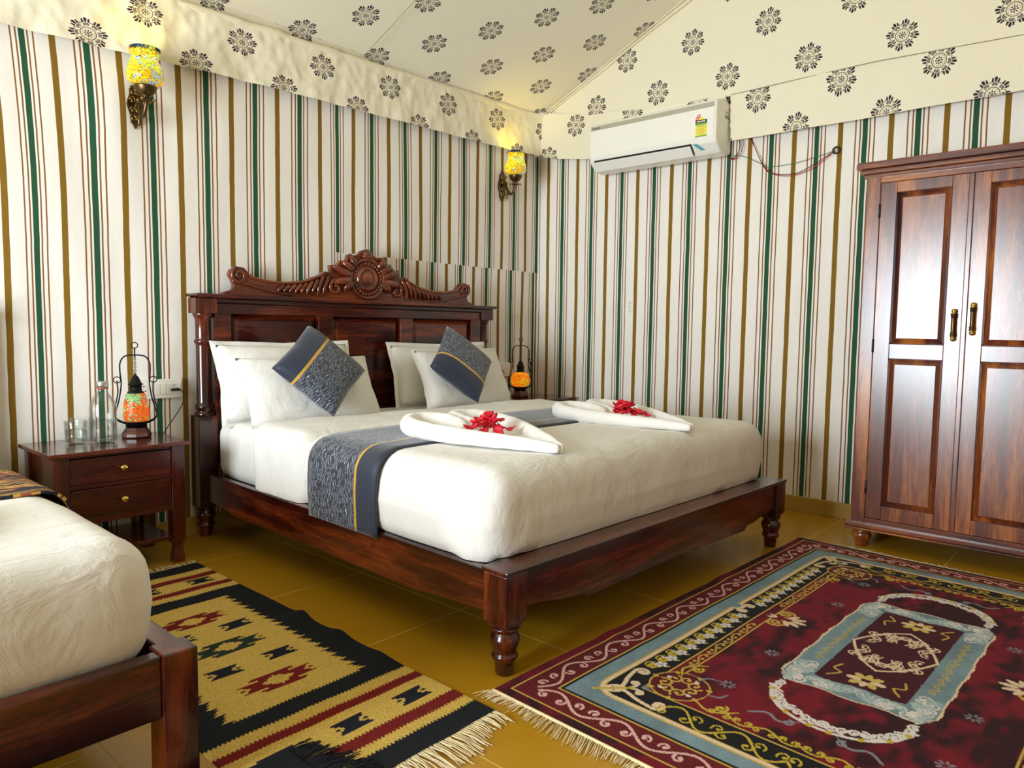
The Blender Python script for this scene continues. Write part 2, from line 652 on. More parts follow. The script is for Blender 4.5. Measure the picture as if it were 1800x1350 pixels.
def uv_a(u, v, mid):
    x = XW + (XE - XW) * u
    z = 0.085 + (2.62 - 0.085) * v
    xm = XW + (XE - XW) * mid[0]
    zm = 0.085 + (2.62 - 0.085) * mid[1]
    lean = 0.0
    if z > 1.45:
        k = max(0.0, min(1.0, (1.75 - x) / 0.9))
        lean = 0.035 * k * ((z - 1.45) / 0.8) ** 2
    xx = x + lean
    i = float(np.interp(xx, A_X, A_I))
    if xm > 2.46 and zm < 1.468:
        i += 0.10
    return (i, z * 4)


# columns and rows chosen so the cloth seams fall on mesh edges
w = MB()
w.grid(wall_a, 250, 66, uv_a)
wall_back = struct(w.build('wall_back', STRIPE), 'cream tent wall cloth with green, ochre and rust stripes behind the headboard')


def foldB(y, z):
    return 0.008 * nz(y * 2.0, z * 0.6, 17.0) + 0.004 * nz(y * 7, z * 2, 4.0)


def wall_b(u, v):
    y = YS + (YN - YS) * u
    z = 0.085 + (2.62 - 0.085) * v
    return (XE + foldB(y, z), y, z)


w = MB()
w.grid(wall_b, 160, 40, lambda u, v, m: (float(np.interp(YS + (YN - YS) * u, B_Y, B_I)), (0.085 + 2.535 * v) * 4))
wall_right = struct(w.build('wall_right', STRIPE), 'cream tent wall cloth with green, ochre and rust stripes under the air conditioner')

# west wall around the daylight doorway, and the wall behind the camera
w = MB()
P4 = 1 / 0.2555
for (y0, y1, z0, z1) in ((YS, DOOR[0], 0.0, 2.62), (DOOR[1], YN, 0.0, 2.62), (DOOR[0], DOOR[1], DOOR[3], 2.62), (DOOR[0], DOOR[1], 0.0, DOOR[2])):
    w.grid(lambda u, v: (XW, y0 + (y1 - y0) * u, z0 + (z1 - z0) * v), 8, 8, lambda u, v, m: ((y0 + (y1 - y0) * u) * P4, (z0 + (z1 - z0) * v) * 4))
struct(w.build('wall_left', STRIPE))
w = MB()
w.grid(lambda u, v: (XW + (XE - XW) * u, YS, 2.62 * v), 30, 10, lambda u, v, m: ((XW + (XE - XW) * u) * P4, 10.5 * v))
struct(w.build('wall_front', STRIPE))
w = MB()
for (y0, y1, z0, z1) in ((DOOR[0] - 0.06, DOOR[0], DOOR[2], DOOR[3] + 0.06), (DOOR[1], DOOR[1] + 0.06, DOOR[2], DOOR[3] + 0.06), (DOOR[0], DOOR[1], DOOR[3], DOOR[3] + 0.06), (DOOR[0], DOOR[1], DOOR[2] - 0.04, DOOR[2])):
    w.box(XW - 0.05, XW + 0.05, y0, y1, z0, z1)
struct(w.build('door_1', WB[2], bevel=0.004))

# roof: two slopes meeting at a ridge that runs along the room, gables at the ends
def roof_z(y):
    return ZE + SLOPE * (3.5 - y) if y >= YR else ZE + SLOPE * (3.5 - YR) - (ZE + SLOPE * (3.5 - YR) - 2.6) * (YR - y) / (YR - YS)


SQ = sqrt(1 + SLOPE * SLOPE)


def slope_pt(u, v):
    x = XW + (XG + 0.01 - XW) * u
    y = 3.5 + (YR - 3.5) * v
    sag = 0.02 * sin(pi * v) + 0.010 * nz(x * 0.9, y * 1.2, 2.0)
    return (x, y, roof_z(y) - sag)


ceil = MB()
ceil.grid(slope_pt, 90, 40, lambda u, v, m: (XW + (XG + 0.01 - XW) * u, (3.5 - YR) * v * SQ))
ceil.grid(lambda u, v: (XW + (XG - XW) * u, YR + (YS - YR) * v, roof_z(YR + (YS - YR) * v)), 20, 12,
          lambda u, v, m: (XW + (XG - XW) * u, (3.5 - YR) * SQ + (YR - YS) * v))
ceil.grid(lambda u, v: (XW + (XG + 0.01 - XW) * u, 3.5, ZE - 0.085 * v), 60, 2, lambda u, v, m: (XW + (XG + 0.01 - XW) * u, -0.085 * v))
ceiling = struct(ceil.build('ceiling', ROOFM), 'cream tent roof cloth block printed with purple medallions')


def seamB(y):
    return float(np.interp(y, [-2.7, 0.5, 1.2, 2.0, 2.6, 3.05, 3.45, 3.54], [2.44, 2.442, 2.468, 2.458, 2.49, 2.53, 2.615, 2.64]))


def gable_low(y):
    return seamB(y)


g = MB()
g.grid(lambda u, v: (XG - 0.012 * v * 0 + 0.006 * nz(u * 9, v * 3, 5), YS + (3.5 - YS) * u,
                     gable_low(YS + (3.5 - YS) * u) * (1 - v) + max(roof_z(YS + (3.5 - YS) * u), seamB(YS + (3.5 - YS) * u) + 0.002) * v), 80, 24,
       lambda u, v, m: (YS + (3.5 - YS) * u, gable_low(YS + (3.5 - YS) * u) * (1 - v) + roof_z(YS + (3.5 - YS) * u) * v))
g.grid(lambda u, v: (XW, YS + (3.54 - YS) * u, 2.62 + (max(roof_z(YS + (3.54 - YS) * u), 2.63) - 2.62) * v), 30, 4,
       lambda u, v, m: (YS + (3.54 - YS) * u, 2.62 + (roof_z(YS + (3.54 - YS) * u) - 2.62) * v))
struct(g.build('trim_1', GABLEM), 'block printed cloth filling the gable above the air conditioner')

# rolled cloth fold along the roof and gable junction, plus a sewn seam up the slope
f = MB()
pts = [(XG - 0.012, y, roof_z(y) - 0.03 - 0.006 * sin(y * 9)) for y in np.linspace(3.5, YR, 40)]
f.tube(pts, [0.008 + 0.006 * abs(sin(3.1 * y[1])) for y in pts], 8)
pts = [(XG - 0.045, y, roof_z(y) - 0.034) for y in np.linspace(3.46, YR, 40)]
f.tube(pts, 0.004, 6)
f.build('edge_fold', VALAM2, ceiling)
f = MB()
f.tube([(2.60 + 0.012 * sin(y), y, roof_z(y) - 0.028 - 0.02 * sin(pi * (3.5 - y) / 3.1)) for y in np.linspace(3.48, YR, 30)], 0.0018, 6)
f.build('sewn_seam', SEAMT, ceiling)

# valances
def hem(x):
    return float(np.interp(x, [-2, 1.5, 2.6, 3.2, 4.2], [2.52, 2.532, 2.555, 2.575, 2.605]))


def valA_bot(x):
    return float(np.interp(x, [-2, 0.85, 1.95, 2.88, 3.8, 4.12, 4.2], [2.19, 2.222, 2.268, 2.285, 2.303, 2.31, 2.31]))


def valA(u, v):
    x = XW + (4.205 - XW) * u
    zt, zb = hem(x), valA_bot(x) + 0.003 * nz(x * 5, 0.3, 1.0)
    z = zt + (zb - zt) * v
    hang = 0.003 * v * sin(x * 21 + 2 * nz(x, z, 2)) + 0.007 * nz(x * 4, z * 3, 8) + 0.008 * nz(x * 13, z * 11, 3) + 0.004 * nz(x * 30, z * 22, 5)
    cor = max(0, (x - 3.95) / 0.25) ** 2 * 0.05
    return (x, 3.478 + 0.012 * v + hang - cor, z)


v_ = MB()
v_.grid(valA, 520, 30, lambda u, v, m: (XW + (4.205 - XW) * u, 2.615 + (valA_bot(XW + (4.205 - XW) * u) - 2.615) * v))
trA = struct(v_.build('trim_2', VALAM), 'crumpled block printed valance hanging along the back wall')
v_ = MB()
v_.tube([(x, 3.486 + 0.004 * nz(x * 9, 2, 1), hem(x) + 0.004 * nz(x * 6, 1, 1)) for x in np.linspace(XW, 4.2, 240)], [0.010 + 0.010 * abs(nz(k * 0.45, 3, 1)) for k in range(240)], 8, flat=1.6)
v_.build('gathered_hem', VALAM2, trA)


def valB_fn(y0, y1, ragged):
    def bot(y):
        return float(np.interp(y, [-2.7, 0.54, 1.6, 2.02, 3.05, 3.3, 3.5], [2.19, 2.192, 2.186, 2.19, 2.235, 2.27, 2.31]))

    def fn(u, v):
        y = y0 + (y1 - y0) * u
        if ragged and u > 0.9:
            y += (-0.010 * v + 0.003 * sin(v * 31)) * (u - 0.9) / 0.1
        z = seamB(y) + 0.004 + (bot(y) - seamB(y) - 0.004) * v
        x = XG - 0.012 + 0.008 * nz(y * 3, z * 2, 7) + 0.005 * v * sin(y * 11)
        x -= max(0, (y - 3.25) / 0.25) ** 2 * 0.05
        if not ragged:
            k = max(0.0, min(1.0, (2.99 - y) / 0.06)) * max(0.0, min(1.0, (2.455 - z) / 0.03))
            x += (XE - 0.017 - x) * k
        return (x, y, z)
    return fn, bot


v_ = MB()
fn, bot = valB_fn(YS, 2.000, True)
v_.grid(fn, 120, 12, lambda u, v, m: (YS + (2.0 - YS) * u, 2.44 + (bot(YS + (2.0 - YS) * u) - 2.44) * v))
tr3 = struct(v_.build('trim_3', VALBM), 'block printed valance hanging above the wardrobe')
v_ = MB()
v_.tube([(XG - 0.014 + 0.004 * nz(y * 3, 2.4, 7), y, seamB(y) + 0.003) for y in np.linspace(YS, 2.0, 90)], 0.0022, 6)
v_.build('sewn_seam', SEAMT, tr3)
v_ = MB()
fn, bot = valB_fn(2.03, 3.5, False)
v_.grid(fn, 100, 28, lambda u, v, m: (2.03 + 1.47 * u + 0.078, seamB(2.03 + 1.47 * u) - 0.09 + (bot(2.03 + 1.47 * u) - seamB(2.03 + 1.47 * u)) * v))
struct(v_.build('trim_4', VALBM), 'block printed valance in the corner beside the air conditioner')

# floor tiles, 600 mm, with pale grout
fl = MB()
fl.box(XW - 0.05, XE + 0.12, YS - 0.05, YN + 0.1, -0.06, -0.0006)
floor = struct(fl.build('floor', GROUT), 'glossy ochre floor of large square tiles')
TP = 0.606
t0 = MB()
t0.box(0.0017, TP - 0.0017, 0.0017, TP - 0.0017, -0.02, 0.0)
tile = None
for i in range(-7, 5):
    for j in range(-10, 2):
        x, y = 1.825 + i * TP, 2.475 + j * TP
        if x + TP < XW - 0.02 or x > XE + 0.1 or y + TP < YS or y > YN + 0.08:
            continue
        if tile is None:
            tile = t0.build('tile', OCHRE, floor, bevel=0.0012)
            o = tile
        else:
            o = tile.copy()
            COL.objects.link(o)
        o.location = (x, y, 0)

b = MB()
b.box(XW, XE, YN - 0.022, YN + 0.03, 0.0, 0.088)
struct(b.build('baseboard_back', SKIRT, bevel=0.003))
b = MB()
b.box(XE - 0.02, XE + 0.03, YS, YN, 0.0, 0.088)
struct(b.build('baseboard_right', SKIRT, bevel=0.003))

# ------------------------------------------------------------------ king bed
def turned_foot(mb, x, y, h=0.15, s=1.0):
    pr = [(0.024, 0), (0.028, 0.004), (0.032, 0.045), (0.040, 0.052), (0.042, 0.062), (0.036, 0.070), (0.038, 0.082), (0.046, 0.105),
          (0.045, 0.120), (0.036, 0.131), (0.034, 0.136), (0.044, 0.141), (0.044, h)]
    mb.lathe([(r * s, z * h / 0.15) for r, z in pr], 20, (x, y, 0))


BED_O = (2.505, 1.385, 0)
BED_A = -0.034
bed = thing('king_bed', 'dark lacquered wooden king bed with carved headboard crest and turned posts', 'bed', BED_O, BED_A)
ZT = 0.318
for sx in (-1, 1):
    m = MB()
    x = sx * 0.93
    m.box(x - 0.047, x + 0.047, -0.047, 0.047, 0.165, ZT)
    m.prism([(x - 0.047, 0.165), (x - 0.034, 0.145), (x + 0.034, 0.145), (x + 0.047, 0.165)], -0.034, 0.034)
    turned_foot(m, x, 0.0)
    m.build('foot_leg', WB[2], bed, bevel=0.003)
# foot rail with scalloped apron and a wide flat top
m = MB()
ol = [(-0.885, ZT - 0.001), (-0.885, 0.205), (-0.80, 0.196), (-0.66, 0.172), (-0.60, 0.170), (-0.575, 0.152), (-0.30, 0.158), (0, 0.165), (0.30, 0.158),
      (0.575, 0.152), (0.60, 0.170), (0.66, 0.172), (0.80, 0.196), (0.885, 0.205), (0.885, ZT - 0.001)]
m.prism(ol[::-1], -0.036, 0.0)
m.build('foot_rail', WB[0], bed, bevel=0.003)
m = MB()
m.box(-0.978, 0.978, -0.052, 0.058, ZT - 0.0, ZT + 0.014)
m.build('foot_rail_top', WB[0], bed, bevel=0.004)
for sx in (-1, 1):
    m = MB()
    m.M = Matrix.Rotation(pi / 2, 4, 'Z')
    # outline in (along, z); along = local y
    ol = [(0.045, ZT), (0.045, 0.19), (0.20, 0.182), (0.40, 0.165), (1.0, 0.168), (1.7, 0.165), (1.86, 0.182), (2.05, 0.19), (2.05, ZT)]
    if sx < 0:
        m.prism(ol, 0.93, 0.965)
    else:
        m.prism(ol, -0.965, -0.93)
    m.build('side_rail', WB[1], bed, bevel=0.003)
m = MB()
m.box(-0.93, 0.93, 0.05, 2.05, 0.265, 0.288)
m.build('slat_base', WB[1], bed)
HB = 2.055
for sx in (-1, 1):
    x = sx * 0.945
    m = MB()
    m.box(x - 0.047, x + 0.047, HB - 0.047, HB + 0.047, 0.15, 0.60)
    turned_foot(m, x, HB)
    pr = [(0.046, 0.60), (0.046, 0.612), (0.036, 0.620), (0.040, 0.632), (0.043, 0.645), (0.036, 0.656), (0.033, 0.665), (0.033, 0.94), (0.034, 0.95), (0.041, 0.956),
          (0.041, 0.966), (0.034, 0.972), (0.034, 1.07), (0.039, 1.078), (0.044, 1.088), (0.046, 1.098)]
    m.lathe([(r, z) for r, z in pr], 24, (x, HB, 0))
    m.box(x - 0.052, x + 0.052, HB - 0.052, HB + 0.04, 1.098, 1.172)
    m.build('head_post', WB[2], bed, bevel=0.003)
m = MB()
m.prism([(-1.005, 1.182), (-1.005, 1.192), (1.005, 1.192), (1.005, 1.182), (0.985, 1.172), (-0.985, 1.172)], HB - 0.085, HB + 0.05)
m.box(-0.90, 0.90, HB - 0.052, HB + 0.02, 1.150, 1.172)
m.build('headboard_cornice', WB[0], bed, bevel=0.004)
hb = MB()
hb.box(-0.90, 0.90, HB - 0.036, HB + 0.012, 1.098, 1.150)
hb.box(-0.90, 0.90, HB - 0.03, HB + 0.012, 0.36, 0.48)
for x0, x1 in ((-0.90, -0.815), (-0.325, -0.235), (0.235, 0.325), (0.815, 0.90)):
    hb.box(x0, x1, HB - 0.032, HB + 0.01, 0.47, 1.10)
hbo = hb.build('headboard_frame', WB[0], bed, bevel=0.004)
for x0, x1 in ((-0.815, -0.325), (-0.235, 0.235), (0.325, 0.815)):
    m = MB()
    a, c = 0.035, 0.026
    yb, yf = HB + 0.0, HB - 0.022
    vs = [(x0, yb, 0.48), (x1, yb, 0.48), (x1, yb, 1.10), (x0, yb, 1.10),
          (x0 + a, yf, 0.48 + a), (x1 - a, yf, 0.48 + a), (x1 - a, yf, 1.10 - a), (x0 + a, yf, 1.10 - a)]
    m.add(vs, [(0, 1, 5, 4), (1, 2, 6, 5), (2, 3, 7, 6), (3, 0, 4, 7), (4, 5, 6, 7)])
    m.build('panel', WB[0], hbo)

# carved crest: pierced silhouette board with scrolls, gadroons, acanthus leaves and a rosette
ZC = 1.192
half = [(-0.85, ZC), (-0.845, ZC + 0.012), (-0.80, ZC + 0.028), (-0.79, ZC + 0.05), (-0.80, ZC + 0.075), (-0.815, ZC + 0.10), (-0.805, ZC + 0.128), (-0.775, ZC + 0.145),
        (-0.735, ZC + 0.14), (-0.71, ZC + 0.115), (-0.69, ZC + 0.098), (-0.60, ZC + 0.084), (-0.50, ZC + 0.082), (-0.40, ZC + 0.097), (-0.31, ZC + 0.130), (-0.275, ZC + 0.152),
        (-0.235, ZC + 0.150), (-0.24, ZC + 0.190), (-0.20, ZC + 0.188), (-0.17, ZC + 0.222), (-0.135, ZC + 0.218), (-0.12, ZC + 0.258), (-0.075, ZC + 0.255), (-0.055, ZC + 0.262), (-0.03, ZC + 0.285), (0, ZC + 0.298)]
ol = half + [(-x, z) for x, z in half[-2::-1]]
m = MB()
m.prism(ol, HB - 0.014, HB + 0.018)
crest = m.build('carved_crest', WC, bed, bevel=0.004)
YF = HB - 0.016
for s in (-1, 1):
    # end volute
    sp = [(s * (-0.765) + s * (0.040 - 0.036 * t) * cos(2 * pi * 1.6 * t + 2.2) * -1 * -1, YF - 0.004, ZC + 0.098 + (0.042 - 0.036 * t) * sin(2 * pi * 1.6 * t + 2.2)) for t in np.linspace(0, 1, 40)]
    m = MB()
    m.tube(sp, [0.010 - 0.004 * k / 40 for k in range(40)], 8)
    m.build('volute', WC, crest)
    # edge moulding running from the volute to the leaves
    m = MB()
    ed = [(s * x, YF - 0.004, z - 0.007) for x, z in half[9:16]]
    m.tube(spline(ed, 6), 0.008, 8)
    lo_ = [(s * -0.80, YF - 0.002, ZC + 0.075), (s * -0.72, YF - 0.004, ZC + 0.055), (s * -0.60, YF - 0.004, ZC + 0.028), (s * -0.48, YF - 0.003, ZC + 0.012)]
    m.tube(spline(lo_, 6), 0.007, 8)
    m.build('scroll_moulding', WC, crest)
    # gadroon ribs
    for k in range(9):
        t = k / 8
        xb = -0.545 + 0.27 * t
        top = float(np.interp(xb + 0.03, [p[0] for p in half[9:17]], [p[1] for p in half[9:17]])) - 0.02
        m = MB()
        zb = ZC + 0.022 - 0.008 * t
        pts = spline([(s * (xb - 0.012), YF, zb), (s * (xb - 0.012 + 0.004), YF - 0.008, zb + (top - zb) * 0.4), (s * (xb + 0.012), YF - 0.008, zb + (top - zb) * 0.8), (s * (xb + 0.028), YF, top)], 4)
        m.tube(pts, [0.004 + 0.008 * sin(pi * i / (len(pts) - 1)) ** 0.6 for i in range(len(pts))], 8)
        m.build('gadroon_rib', WC, crest)
    # acanthus leaves curling away from the rosette
    for a0, ln, cur in ((2.95, 0.135, -0.10), (2.66, 0.092, -0.06), (2.36, 0.072, -0.10), (3.30, 0.13, 0.10), (3.62, 0.10, 0.25)):
        m = MB()
        pts = []
        for i in range(12):
            t = i / 11
            a = a0 + cur * t * t
            rr = 0.105 + ln * t
            pts.append((-s * -1 * rr * cos(a) * -1 * -1, YF - 0.004 - 0.016 * sin(pi * t), ZC + 0.125 + rr * sin(a) * (0.9 if a < 3.1 else 0.55)))
        m.tube(pts, [0.006 + 0.016 * sin(pi * min(1, 0.15 + 0.85 * i / 11)) ** 0.7 for i in range(12)], 8, flat=0.7, up=(0, 1, 0))
        m.build('acanthus_leaf', WC, crest)
    sp = [(s * (-0.21) + s * (0.05 - 0.043 * t) * cos(2 * pi * 1.3 * t + 0.4), YF - 0.006, ZC + 0.065 + (0.05 - 0.043 * t) * sin(2 * pi * 1.3 * t + 0.4)) for t in np.linspace(0, 1, 30)]
    m = MB()
    m.tube(sp, [0.013 - 0.005 * k / 30 for k in range(30)], 8)
    m.build('leaf_scroll', WC, crest)
RO = Matrix.Translation((0, YF, ZC + 0.125)) @ Matrix.Rotation(pi / 2, 4, 'X')
m = MB()
m.M = RO
m.lathe([(0.118, -0.004), (0.120, 0.010), (0.114, 0.020), (0.106, 0.018), (0.100, 0.008), (0.076, 0.006), (0.070, 0.012), (0.064, 0.022), (0.056, 0.022), (0.050, 0.012), (0.046, 0.010), (0.036, 0.016), (0.018, 0.021), (0.001, 0.022)], 40)
ros = m.build('rosette', WC, crest)
m = MB()
m.M = RO
for k in range(26):
    a = 2 * pi * k / 26
    m.ball((0.088 * cos(a), 0.088 * sin(a), 0.010), 0.009, 0.009, 0.009, 8, 6)
o = m.build('bead_ring', WC, crest)
m = MB()
for k in range(7):
    a = pi / 2 + (k - 3) * 0.42
    pts = [(0.012 * (k - 3) * 0.4 + cos(a) * t * 0.055, YF - 0.004 - 0.012 * sin(pi * t), ZC + 0.240 + sin(a) * t * 0.055) for t in np.linspace(0, 1, 7)]
    m.tube(pts, [0.004, 0.008, 0.011, 0.012, 0.011, 0.008, 0.003], 8)
m.build('palmette', WC, crest)

# ------------------------------------------------------------------ bedding of the king bed
def on_bed(x, y, z=0.0):
    c, s = cos(BED_A), sin(BED_A)
    return (BED_O[0] + x * c - y * s, BED_O[1] + x * s + y * c, z)


def sheet_wr(p, amp=1.0, seed=0.0):
    return amp * (0.006 * nz(p.x * 3, p.y * 3, p.z * 3 + seed) + 0.0025 * nz(p.x * 11, p.y * 8, p.z * 9 + seed))


MZ0, MZ1 = 0.29, 0.575
mat_ = rounded_box(0.915, 0.9625, (MZ1 - MZ0) / 2, 0.07, (20, 24, 8), lambda p: Vector((p.x + sheet_wr(p, 0.8), p.y, p.z + sheet_wr(p, 0.6, 3))))
mattress = mat_.build('mattress', WHITE, None, weld=True)
mattress.location = on_bed(0, 1.0425, (MZ0 + MZ1) / 2)
mattress.rotation_euler = (0, 0, BED_A)
tag(mattress, 'white sheeted mattress on the dark carved king bed', 'mattress')

duvet = thing('duvet', 'white duvet tucked over the king mattress, folded back before the pillows', 'duvet', on_bed(0, 0, 0), BED_A)
DX, DY0, DY1, DZ0, DZ1 = 0.950, 0.045, 1.16, 0.265, 0.605
dc = Vector((0, (DY0 + DY1) / 2, (DZ0 + DZ1) / 2))


def duv(p):
    q = p.copy()
    w_ = sheet_wr(q, 1.0, 5.0)
    # tuck folds at the two foot corners
    cx = abs(q.x) - 0.72
    cy = (-0.32) - q.y
    if cx > 0 and cy > 0 and q.z < 0.09:
        k = min(1, cx / 0.12) * min(1, cy / 0.12)
        w_ += k * 0.016 * sin(38 * (abs(q.x) * 0.8 - q.y * 0.8) + 16 * q.z) * (0.12 - q.z) / 0.25
    out = Vector((q.x, q.y * 0.8, 0))
    if out.length > 0:
        out.normalize()
    side = max(0, 1 - abs(q.z - 0.0) / 0.16)
    q += out * (w_ + 0.016 * side)
    q.z += 0.9 * w_
    # softly domed top
    if p.z > 0.1:
        q.z += 0.012 * (1 - (p.x / DX) ** 2)
    if p.z < -0.1:
        q.z += 0.012 * nz(p.x * 5, p.y * 5, 2.0)
    return q


def hem_shell(mb, off):
    """cut the box open underneath: its hem lies on the rails and the foot plank"""
    low = []
    for i, (x, y, z) in enumerate(mb.v):
        zmin = 0.334 if y + off.y < 0.075 else 0.320
        cut = z + off.z < zmin
        low.append(cut)
        if cut:
            mb.v[i] = (x, y, zmin - off.z)
    keep = [k for k, f in enumerate(mb.f) if not all(low[i] for i in f)]
    mb.f = [mb.f[k] for k in keep]
    mb.s = [mb.s[k] for k in keep]
    return mb


mb = hem_shell(rounded_box(DX, (DY1 - DY0) / 2, (DZ1 - DZ0) / 2, 0.095, (70, 60, 22), duv), dc)
cover = mb.build('cover', WHITE, duvet, weld=True)
cover.location = dc
# turned-back band
FY0, FY1 = 1.14, 1.56


def fold_fn(p):
    q = p.copy()
    w_ = sheet_wr(q, 1.3, 9.0) + 0.004 * nz(p.x * 2, p.y * 14, 1)
    out = Vector((q.x, 0, 0))
    if abs(q.x) > 0.5:
        q.x += math.copysign(1, q.x) * (w_ + 0.008 * nz(p.y * 12, p.z * 5, 4))
    if p.z > 0.08:
        q.z += 0.003 * (1 - (p.x / DX) ** 2) + w_
    q.y += 0.012 * nz(p.x * 4, p.z * 4, 6.0)
    return q


mb = hem_shell(rounded_box(DX + 0.012, (FY1 - FY0) / 2, (DZ1 - DZ0) / 2 + 0.004, 0.07, (60, 30, 20), fold_fn), Vector((0, (FY0 + FY1) / 2, dc.z + 0.004)))
fb = mb.build('folded_edge', WHITE, duvet, weld=True)
fb.location = (0, (FY0 + FY1) / 2, dc.z + 0.004)


# bed runner: strip over the duvet, patterned head side, ochre piping, plain navy foot side
def squiggle_mat(name, line_pos=None, flip=False, scale=1.0):
    T = NT(name)
    uv = T.n('ShaderNodeUVMap')
    sep = T.n('ShaderNodeSeparateXYZ')
    T.l(uv.outputs[0], sep.inputs[0])
    n0 = T.n('ShaderNodeTexNoise', _Scale=20.0 * scale, _Detail=1.0)
    T.l(uv.outputs[0], n0.inputs['Vector'])
    ph = T.math('ADD', T.math('MULTIPLY', sep.outputs[0], 105.0 * scale), T.math('MULTIPLY', n0.outputs[0], 5.5))
    line = T.math('LESS_THAN', T.math('FRACT', T.math('ADD', ph, 50.0)), 0.26)
    mp = T.n('ShaderNodeMapping')
    mp.inputs['Scale'].default_value = (150 * scale, 34 * scale, 1)
    T.l(uv.outputs[0], mp.inputs[0])
    n1 = T.n('ShaderNodeTexNoise', _Scale=1.0, _Detail=1.0)
    T.l(mp.outputs[0], n1.inputs['Vector'])
    lines = T.math('MULTIPLY', line, T.math('GREATER_THAN', n1.outputs[0], 0.47))
    navy = lin(25, 35, 56)
    slate = lin(34, 40, 54)
    pat = T.mix(lines, slate, lin(158, 166, 180))
    x = sep.outputs[0]
    below = T.math('LESS_THAN', x, line_pos - 0.007)
    near = T.math('LESS_THAN', T.math('ABSOLUTE', T.math('SUBTRACT', x, line_pos)), 0.0065)
    c = T.mix(below, pat, navy)
    c = T.mix(near, c, lin(196, 150, 40))
    T.set(Base_Color=c, Roughness=0.6)
    T.b.inputs['Sheen Weight'].default_value = 0.3
    fine = T.n('ShaderNodeTexNoise', _Scale=120.0, _Detail=2.0)
    T.l(uv.outputs[0], fine.inputs['Vector'])
    T.bump(T.math('ADD', fine.outputs[0], T.math('MULTIPLY', near, 3.0)), 0.15, 0.004)
    return T.m


RUNM = squiggle_mat('slate_runner_cloth', 0.128)
RY0, RY1 = 0.585, 1.035


def run_path(t):
    # perimeter of the duvet section, left hem -> top -> right hem
    W, z0, z1, r = DX + 0.024, 0.300, DZ1 + 0.004, 0.095
    s1 = z1 - r - z0
    s2 = pi / 2 * r
    s3 = 2 * (W - r)
    L = 2 * s1 + 2 * s2 + s3
    d = t * L
    if d < s1:
        return Vector((-W, 0, z0 + d)), L
    d -= s1
    if d < s2:
        a = d / r
        return Vector((-W + r - r * cos(a), 0, z1 - r + r * sin(a))), L
    d -= s2
    if d < s3:
        x = -W + r + d
        return Vector((x, 0, z1 + 0.012 * (1 - (x / W) ** 2))), L
    d -= s3
    if d < s2:
        a = d / r
        return Vector((W - r + r * sin(a), 0, z1 - r + r * cos(a))), L
    d -= s2
    return Vector((W, 0, z1 - r - d)), L


def run_pt(u, v):
    p, L = run_path(v)
    y = RY0 + (RY1 - RY0) * u
    w_ = 0.003 * nz(p.x * 4, y * 9, p.z * 6)
    bulge = 0.004 * max(0, 1 - abs(p.z - 0.46) / 0.16)
    return (p.x + math.copysign(1, p.x) * (abs(w_) + bulge), y + 0.010 * nz(p.x * 2, p.z * 4, 3.0), p.z + abs(w_) * 0.6)


m = MB()
m.grid(run_pt, 12, 150, lambda u, v, mid: ((RY1 - RY0) * u, v * 2.4))
runner = m.build('bed_runner', RUNM, None, solid=0.006)
runner.location = on_bed(0, 0, 0)
runner.rotation_euler = (0, 0, BED_A)
tag(runner, 'slate grey bed runner with squiggle pattern and ochre piping across the duvet', 'bed runner')


# pillows
def pillow(name, w_, h_, th, mat, label, cat, loc, rz, tilt, group=None, flange=0.0, roll=0.0, seed=0.0, crease=1.0):
    """pillow standing on its long edge; local x = width, z = height, leaning back by tilt"""
    m = MB()

    def surf(side):
        def fn(u, v):
            a, c = 2 * u - 1, 2 * v - 1
            ea, ec = 1 - abs(a) ** 2.6, 1 - abs(c) ** 2.6
            t = (max(0, ea) * max(0, ec)) ** 0.42
            # pinched corners: edges bow inwards
            k = 0.055
            x = a * w_ / 2 * (1 - k * (1 - c * c) * 0 - k * (1 - abs(c)) * abs(a) ** 3)
            z = c * h_ / 2 * (1 - k * (1 - abs(a)) * abs(c) ** 3 * 1.2)
            wr = 0.006 * crease * nz(a * 3 + seed, c * 3, side * 4) + 0.004 * crease * nz(a * 8 + seed, c * 7, side * 2)
            sag = -0.012 * (1 - c) * 0.5
            return (x, side * (th / 2 * t + wr * min(1, 3 * t)) + sag, z)
        return fn
    m.grid(surf(-1), 26, 22, lambda u, v, q: (u * w_, v * h_))
    m.grid(surf(1), 26, 22, lambda u, v, q: (u * w_, v * h_))
    if flange:
        def fl_(side):
            def fn(u, v):
                pass
        vs, fs = [], []
        n = 26
        ring = [(-1 + 2 * i / n, -1) for i in range(n)] + [(1, -1 + 2 * i / n) for i in range(n)] + [(1 - 2 * i / n, 1) for i in range(n)] + [(-1, 1 - 2 * i / n) for i in range(n)]
        for a, c in ring:
            k = 0.055
            x = a * w_ / 2 * (1 - k * (1 - abs(c)) * abs(a) ** 3)
            z = c * h_ / 2 * (1 - k * (1 - abs(a)) * abs(c) ** 3 * 1.2)
            vs.append((x * 0.985, -0.006, z * 0.985))
            vs.append((x * (1 + 2 * flange / w_), 0.008 * nz(a * 3 + seed, c * 3, 1), z * (1 + 2 * flange / h_)))
        N = len(ring)
        for i in range(N):
            j = (i + 1) % N
            fs.append((2 * i, 2 * j, 2 * j + 1, 2 * i + 1))
        m.add(vs, fs, True)
    o = m.build(name, mat, None, weld=True)
    o.rotation_mode = 'QUATERNION'
    q = Matrix.Rotation(rz, 4, 'Z') @ Matrix.Rotation(tilt, 4, 'X') @ Matrix.Rotation(roll, 4, 'Y')
    o.rotation_quaternion = q.to_quaternion()
    o.location = loc
    return tag(o, label, cat, group)


